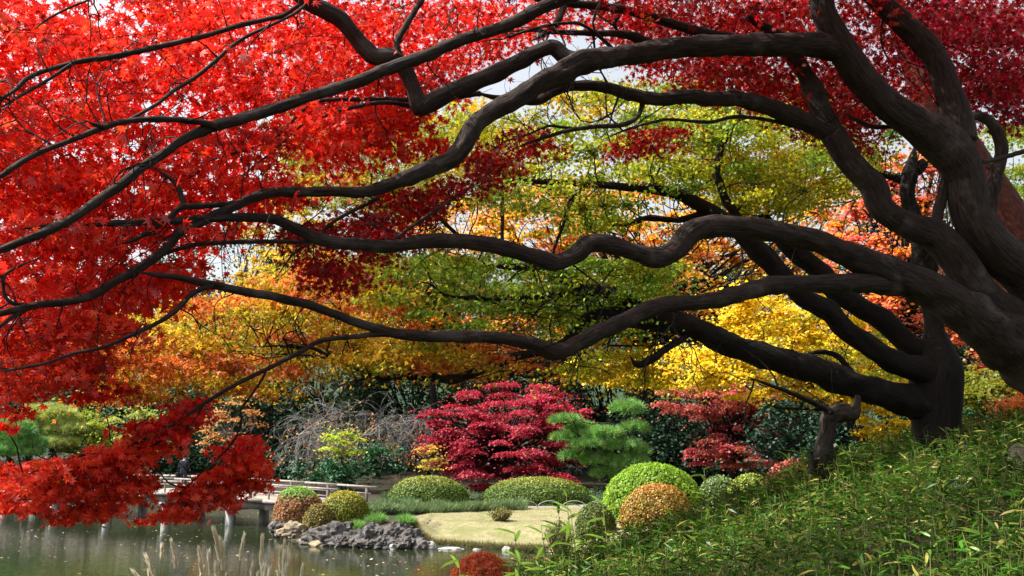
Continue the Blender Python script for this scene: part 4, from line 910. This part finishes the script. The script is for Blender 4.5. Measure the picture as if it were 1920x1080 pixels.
# ------------------------------------------------------------------ bridge
E0 = np.array([-8.0, 43.6]); E1 = np.array([-31.0, 57.4]); BL = np.linalg.norm(E1 - E0); bd = (E1 - E0) / BL; bn = np.array([-bd[1], bd[0]])
if bn[1] < 0: bn = -bn
BW = 2.7
def bp_(s, t, z=0.0):
    q = E0 + bd * s + bn * t; return np.array([q[0], q[1], 1.10 + .30 * math.sin(math.pi * np.clip(s, 0, BL) / BL) + z])
br = empty('footbridge', (float(E0[0]), float(E0[1]), 0.5), 'low weathered timber footbridge with rails crossing the pond', 'bridge')
def sub(o, p):
    o.parent = p; return o
S = np.linspace(0, BL, 14); ang = math.atan2(bd[1], bd[0])
for k in range(int(BL / .3)):
    s = .15 + k * .3; m_ = MB(); m_.bar(bp_(s, .02), bp_(s, BW - .02), .28, .06); m_.build('plank', M_deck, br)
for t in (0.0, BW):
    m_ = MB()
    for a_, b_ in zip(S[:-1], S[1:]): m_.bar(bp_(a_ - .02, t + (-.07 if t == 0 else .07), -.02), bp_(b_, t + (-.07 if t == 0 else .07), -.02), .14, .16)
    m_.build('edge_beam', M_wood, br)
    m_ = MB()
    for a_, b_ in zip(S[:-1], S[1:]): m_.bar(bp_(a_ - .02, t + (.12 if t == 0 else -.12), -.24), bp_(b_, t + (.12 if t == 0 else -.12), -.24), .22, .40)
    m_.build('girder', M_wooddk, br)
    rail = br
    for nm, zz, hh, ww in (('railing', .74, .085, .12), ('middle_rail', .44, .07, .06)):
        m_ = MB()
        for a_, b_ in zip(S[:-1], S[1:]): m_.bar(bp_(a_ - (.0 if nm == 'middle_rail' else (.35 if a_ == 0 else .02)), t, zz), bp_(b_, t, zz), ww, hh)
        ro = sub(m_.build(nm, M_wood, br), rail)
        if nm == 'railing': rail = ro
    for k in range(12):
        s = .25 + k * (BL - .5) / 11; m_ = MB(); m_.bar(bp_(s, t, -.1), bp_(s, t, .71), .13, .13); sub(m_.build('post', M_wooddk, br), rail)
        s2 = s + (BL - .5) / 22
        if k < 11: m_ = MB(); m_.bar(bp_(s2, t, 0), bp_(s2, t, .43), .06, .06); sub(m_.build('baluster', M_wooddk, br), rail)
        if k % 2 == 1:
            o_ = -.45 if t == 0 else .45
            m_ = MB(); m_.bar(bp_(s, t + o_, -.12), bp_(s, t + o_ * .12, .60), .07, .07); sub(m_.build('brace', M_wood, br), rail)
            m_ = MB(); m_.bar(bp_(s, t + o_ * 1.2, -.18), bp_(s, t - o_ * .6, -.18), .16, .14); m_.build('cross_beam_end', M_wooddk, br)
for k in range(6):
    s = 2.0 + k * (BL - 4) / 5
    m_ = MB(); m_.bar(bp_(s, -.1, -.52), bp_(s, BW + .1, -.52), .34, .18); m_.build('pier_cap', M_conc, br)
    for t in (.25, BW - .25):
        c = bp_(s, t, -.6); m_ = MB(); m_.box((c[0], c[1], (c[2] - 1.2) / 2), (.34, .34, c[2] + 1.2), rz=ang); m_.build('pier', M_conc, br)
m_ = MB(); c0, c1 = bp_(-.5, BW / 2, -.35), bp_(.8, BW / 2, -.35); m_.bar(c0 - [0, 0, .2], c1 - [0, 0, .2], BW + .2, .85); m_.build('abutment', M_conc, br)

# ------------------------------------------------------------------ the person on the bridge
M_suit = noise_mat('navy_suit', (.012, .015, .026), (.022, .026, .04), 20.0, bump=.1)
M_skin = noise_mat('skin', (.45, .28, .20), (.52, .33, .25), 9.0, bump=.05)
M_hair = noise_mat('dark_hair', (.012, .011, .010), (.03, .028, .026), 40.0, bump=.3)
M_shirt = noise_mat('white_collar', (.65, .65, .66), (.75, .75, .76), 20.0, bump=.05)
M_bagm = noise_mat('black_bag', (.012, .012, .014), (.028, .028, .032), 30.0, bump=.2)
tq = (960 - 355) / FPX
best = min(np.linspace(3, 20, 400), key=lambda s: abs(bp_(s, 1.9)[0] / bp_(s, 1.9)[1] + tq))
pb = bp_(best, 1.9, .03)
def person():
    J = {'pel': (0, 0, .93), 'spi': (0, .01, 1.12), 'che': (0, .0, 1.32), 'nek': (0, .02, 1.47), 'hd0': (0, .03, 1.55), 'hd1': (0, .045, 1.64), 'hd2': (0, .04, 1.72),
         'hipL': (-.10, 0, .88), 'knL': (-.11, .02, .50), 'anL': (-.11, -.01, .09), 'toL': (-.12, .15, .04), 'hipR': (.10, 0, .88), 'knR': (.11, .04, .50), 'anR': (.12, .0, .09), 'toR': (.13, .16, .04),
         'shL': (-.19, 0, 1.40), 'elL': (-.26, .0, 1.13), 'wrL': (-.25, .08, .90), 'paL': (-.25, .10, .83), 'shR': (.19, 0, 1.40), 'elR': (.25, .04, 1.14), 'wrR': (.17, .24, 1.02), 'paR': (.14, .30, 1.00)}
    R = {'pel': (.165, .125), 'spi': (.165, .12), 'che': (.185, .125), 'nek': (.062, .062), 'hd0': (.068, .078), 'hd1': (.078, .098), 'hd2': (.06, .075), 'hipL': (.10, .10), 'hipR': (.10, .10), 'knL': (.072, .072), 'knR': (.072, .072),
         'anL': (.052, .06), 'anR': (.052, .06), 'toL': (.042, .032), 'toR': (.042, .032), 'shL': (.075, .08), 'shR': (.075, .08), 'elL': (.054, .054), 'elR': (.054, .054), 'wrL': (.036, .036), 'wrR': (.036, .036), 'paL': (.036, .02), 'paR': (.036, .02)}
    E = [('pel', 'spi'), ('spi', 'che'), ('che', 'nek'), ('nek', 'hd0'), ('hd0', 'hd1'), ('hd1', 'hd2'), ('pel', 'hipL'), ('hipL', 'knL'), ('knL', 'anL'), ('anL', 'toL'), ('pel', 'hipR'), ('hipR', 'knR'), ('knR', 'anR'), ('anR', 'toR'),
         ('che', 'shL'), ('shL', 'elL'), ('elL', 'wrL'), ('wrL', 'paL'), ('che', 'shR'), ('shR', 'elR'), ('elR', 'wrR'), ('wrR', 'paR')]
    for sd, dx, base in (('L', (0, .25, -1), 'paL'), ('R', (-.4, .9, -.2), 'paR')):
        b = np.array(J[base]); dd = np.array(dx) / np.linalg.norm(dx); side = np.array([0, 1, 0.0]) if sd == 'L' else np.array([0, 0, 1.0])
        for f in range(5):
            o = (f - 1.8) * .02 if f < 4 else .05
            L = (.05, .075, .082, .075, .06)[f] if f < 4 else .05
            k1, k2 = f'{sd}{f}a', f'{sd}{f}b'; J[k1] = tuple(b + dd * L * .55 + side * o); J[k2] = tuple(b + dd * L + side * o * 1.05 + np.array([.02, 0, 0]))
            R[k1] = (.010, .010); R[k2] = (.008, .008); E += [(base, k1), (k1, k2)]
    ks = list(J); ix = {k: i for i, k in enumerate(ks)}
    me = bpy.data.meshes.new('person'); me.from_pydata([J[k] for k in ks], [(ix[a], ix[b]) for a, b in E], [])
    o = bpy.data.objects.new('person', me); col.objects.link(o)
    md = o.modifiers.new('s', 'SKIN'); o.modifiers.new('d', 'SUBSURF').levels = 2; o.modifiers['d'].render_levels = 2
    for k, i in ix.items():
        me.skin_vertices[0].data[i].radius = R[k]; me.skin_vertices[0].data[i].use_root = (k == 'pel')
    dg = bpy.context.evaluated_depsgraph_get(); m2 = bpy.data.meshes.new_from_object(o.evaluated_get(dg)); o.modifiers.clear(); o.data = m2
    for m in (M_suit, M_skin, M_shirt): m2.materials.append(m)
    for p_ in m2.polygons:
        z = p_.center.z; x = abs(p_.center.x); p_.use_smooth = True
        p_.material_index = 1 if (z > 1.505 or (z < .885 and x > .21) or (p_.center.y > .255 and .9 < z < 1.15)) else (2 if 1.47 < z <= 1.505 and x < .1 else 0)
    return o
pe = person(); pe.location = tuple(pb); pe.rotation_euler[2] = -.25; pe.scale = (1.06, 1.06, 1.06)
tag(pe, 'person in a dark navy suit standing on the footbridge, seen from behind', 'person')
u_, v_ = np.meshgrid(np.linspace(0, 2 * np.pi, 20, endpoint=False), np.linspace(0, .62, 9)); th = v_ * np.pi
hv = np.stack([.092 * np.sin(th) * np.cos(u_), .038 + .116 * np.sin(th) * np.sin(u_) - .012, 1.672 + .125 * np.cos(th)], -1)
hv[..., 2] -= np.where(hv[..., 1] < .03, .03 * v_, 0); keep = hv.reshape(-1, 3)
i, j = np.meshgrid(np.arange(8), np.arange(20), indexing='ij'); q = np.stack([i * 20 + j, (i + 1) * 20 + j, (i + 1) * 20 + (j + 1) % 20, i * 20 + (j + 1) % 20], -1).reshape(-1, 4)
cc = keep[q].mean(1); q = q[~((cc[:, 1] > .085) & (cc[:, 2] < 1.70))]
hair = mesh_np('hair', keep, q, M_hair, smooth=True); hair.parent = pe
bag = empty('shoulder_bag', tuple(pb + np.array([-.27, -.08, .66])), 'black shoulder bag hanging at the hip of the person on the bridge', 'bag')
m_ = MB(); m_.box(np.array(bag.location) + [0, 0, .14], (.15, .36, .28)); bo = m_.build('bag_body', M_bagm, bag); bv = bo.modifiers.new('b', 'BEVEL'); bv.width = .03; bv.segments = 2
m_ = MB(); bb = np.array(bag.location); m_.tube(spline(np.array([bb + [.02, -.14, .27], bb + [.1, -.1, .6], bb + [.19, .03, .83], bb + [.1, .14, .6], bb + [.02, .14, .27]]), 4), .013, 5); m_.build('strap', M_bagm, bag)

# ------------------------------------------------------------------ bamboo grass on the near bank
def sasa():
    N = 6400; q = rng.uniform([-1.2, 4.2], [11, 15.5], (N * 3, 2)); xs = ip(q[:, 1], [0, 8, 14, 20], [-6, -2.5, -.9, -.2])
    edge = ip(q[:, 1], [4, 7, 9, 12, 16], [.1, -.2, -.3, -.1, .9])
    q = q[(q[:, 0] > edge + rng.normal(0, .12, len(q))) & (np.hypot(q[:, 0] - 5.4, q[:, 1] - 12.0) > .45)][:N]
    N = len(q); z = ground_z(q[:, 0], q[:, 1]); Hh = rng.uniform(.32, .62, N) * ip(q[:, 0], [0, 1, 2.2, 3.2], [.85, .8, .85, 1.0])
    lean = rng.normal(0, .16, (N, 2)); st = MB()
    base = np.column_stack([q, z - .03]); top = base + np.column_stack([lean * Hh[:, None], Hh])
    per = 13; idx = np.repeat(np.arange(N), per); m = len(idx)
    t = rng.uniform(.35, 1, m); p = base[idx] + (top - base)[idx] * t[:, None] + rng.normal(0, .02, (m, 3))
    a = rng.uniform(0, 2 * np.pi, m); hd = np.stack([np.cos(a), np.sin(a), rng.uniform(-.45, .75, m)], -1)
    nn = np.array([0, 0, 1.0]) + rng.normal(0, .45, (m, 3))
    cs = vary((.050, .125, .011), m, .32, .12); r = rng.uniform(0, 1, m); cs[r < .09] = vary((.34, .30, .08), (r < .09).sum(), .25); cs[(r > .09) & (r < .2)] = vary((.20, .27, .04), ((r > .09) & (r < .2)).sum(), .2)
    L = rng.uniform(.07, .155, m)
    tv = np.array([[-.05, 0, 0], [.05, 0, 0], [.085, .35, .045], [-.085, .35, .045], [.06, .7, .02], [-.06, .7, .02], [0, 1, -.10]]); tf = [np.array([[0, 1, 2, 3], [3, 2, 4, 5]]), np.array([[5, 4, 6]])]
    root = empty('bamboo_grass', (4.0, 10, gz(4, 10)), 'dense dwarf bamboo grass covering the bank under the maples', 'ground cover')
    nr_ = p[:, 1] < 7.0
    leaves_mesh('leaves', (tv, tf), p[nr_], nn[nr_], hd[nr_], L[nr_], cs[nr_], M_leafglossy, root)
    leaves_mesh('leaves', (np.array([[0, 0, 0], [.085, .42, .04], [0, 1, -.08], [-.085, .42, .04]]), np.array([[0, 1, 2, 3]])), p[~nr_], nn[~nr_], hd[~nr_], L[~nr_], cs[~nr_], M_leafglossy, root)
    for k in range(0, N):
        st.tube(np.array([base[k], top[k]]), .0035, 3, cap=False)
    tag(st.build('stalks', M_stalk, root), kind='stuff'); root['kind'] = 'stuff'
M_stalk = noise_mat('bamboo_stalk', (.10, .13, .03), (.22, .22, .07), 12.0, bump=.1)
sasa()
# single tall shoots that stand clear of the mass
for k, (x, y, d) in enumerate([(1062, 930, 9.6), (1070, 958, 9.4), (1046, 950, 9.9), (1480, 850, 10.6), (1500, 840, 10.9), (1592, 838, 10.6), (1640, 842, 11.0), (1130, 945, 9.2), (965, 1000, 8.4), (860, 1050, 8.0), (1015, 985, 8.8), (1320, 880, 10.2), (1720, 845, 10.8), (1850, 850, 10.0)]):
    c = P(x, y, d); X = float(c[0]); g0 = gz(X, d); top = np.array([X, d, max(float(c[2]), g0 + .3)]); base = np.array([X + .05, d, g0 - .03])
    root = empty('bamboo_shoot', tuple(base), 'tall leafy bamboo shoot standing clear of the bamboo grass', 'bamboo', 'tall bamboo shoots'); m_ = MB()
    m_.tube(np.array([base, (base + top) / 2 + [.02, 0, 0], top]), [.006, .005, .003], 5); m_.build('stem', M_stalk, root)
    for j in range(7):
        t = .55 + .45 * j / 6; p0 = base + (top - base) * t; a_ = j * 2.4 + k; hd = np.array([[math.cos(a_), math.sin(a_), .9 if j > 4 else .35]])
        leaves_mesh('leaf', (np.array([[-.05, 0, 0], [.05, 0, 0], [.085, .35, .045], [-.085, .35, .045], [.06, .7, .02], [-.06, .7, .02], [0, 1, -.10]]), [np.array([[0, 1, 2, 3], [3, 2, 4, 5]]), np.array([[5, 4, 6]])]),
            p0[None], np.array([[.2, -.5, .8]]), hd, np.array([rng.uniform(.15, .22)]), vary((.16, .28, .03), 1, .2), M_leafglossy, root, stuff=False)

# ------------------------------------------------------------------ silver grass plumes
PL = [(240, 1066, -1.5, 46), (267, 1041, -1.0, 52), (275, 1067, -.6, 40), (304, 1016, .0, 34), (319, 1012, -.5, 58), (370, 1025, -.4, 52), (388, 1032, -.4, 56), (396, 989, -.6, 70), (411, 1005, -.3, 66), (460, 1000, .3, 52), (492, 999, 0, 56),
      (383, 1062, .4, 40), (402, 1052, -.3, 46), (424, 1073, 0, 30), (475, 1051, .1, 50), (484, 1071, .1, 36), (493, 1054, 0, 56), (500, 1055, .2, 52), (507, 1062, .2, 44), (525, 1022, -.1, 52), (534, 1010, 0, 50), (536, 1032, .1, 60), (538, 1056, .2, 50), (523, 1067, 0, 40), (569, 1057, .2, 44)]
for k, (x, y, bend, ln_) in enumerate(PL):
    d = 6.4 + rng.uniform(-.4, .4); tip = P(x, y, d); L = px_size(ln_, d); X = float(tip[0]) - bend * .10; g0 = gz(X, d - .2)
    base = np.array([X - bend * .05 + rng.normal(0, .03), d - .2, g0 - .05]); neck = tip - np.array([bend * L * .45, 0, L * (1 - .25 * min(abs(bend), 1))])
    root = empty('silver_grass', tuple(base), 'silver grass stalk with a pale feathery plume at the near pond edge', 'grass', 'silver grass plumes'); m_ = MB()
    m_.tube(spline(np.array([base, base + (neck - base) * .6, neck]), 4), np.linspace(.005, .0025, 9), 5); m_.build('stem', M_stalk, root)
    n = 110; t = rng.uniform(0, .72, n); ax_ = tip - neck; curve = np.array([bend * L * .18, 0, 0])
    p = neck + ax_[None] * t[:, None] + curve[None] * (t * (1 - t) * -2)[:, None] + rng.normal(0, .0025, (n, 3))
    hd = ax_ / np.linalg.norm(ax_) + rng.normal(0, .06 if k != 3 else .2, (n, 3))
    leaves_mesh('plume', spikes([0], [1], .15), p, np.cross(hd, rng.normal(0, 1, (n, 3))), hd, L * rng.uniform(.24, .40, n), vary((.94, .88, .70), n, .06, .03), M_straw, root, stuff=False)
    for _ in range(2):
        a_ = rng.uniform(0, 6.28); zt = rng.uniform(.6, .93); p0 = base + (neck - base) * zt
        e = p0 + np.array([math.cos(a_) * .12, math.sin(a_) * .12, rng.uniform(.02, .12)]); mid = (p0 + e) / 2 + [0, 0, .05]
        b_ = MB(); b_.tube(np.array([p0, mid, e]), [.003, .0035, .0008], 4); b_.build('leaf', M_dry if 'M_dry' in globals() else M_stalk, root)

# ------------------------------------------------------------------ leaves floating on the pond
n = 900; q = np.column_stack([rng.uniform(-22, 2, n), rng.uniform(26, 58, n)]); g0 = ground_z(q[:, 0], q[:, 1]); dn = rng.uniform(0, 1, n) < (.25 + .75 * (np.sin(q[:, 0] * .9 + q[:, 1] * .35) > .2)); q = q[(g0 < -.1) & dn]; n = len(q)
cs = np.array([(.55, .45, .12), (.62, .58, .48), (.50, .30, .06)])[rng.integers(0, 3, n)]
tag(leaves_mesh('floating_leaves', QUAD, np.column_stack([q, np.full(n, .012)]), np.tile([0, 0, 1.0], (n, 1)) + rng.normal(0, .03, (n, 3)), rng.normal(0, 1, (n, 3)), rng.uniform(.05, .12, n), vary(cs, n, .15), M_leafmatt, None), 'scattered fallen yellow leaves floating on the pond', 'leaves')
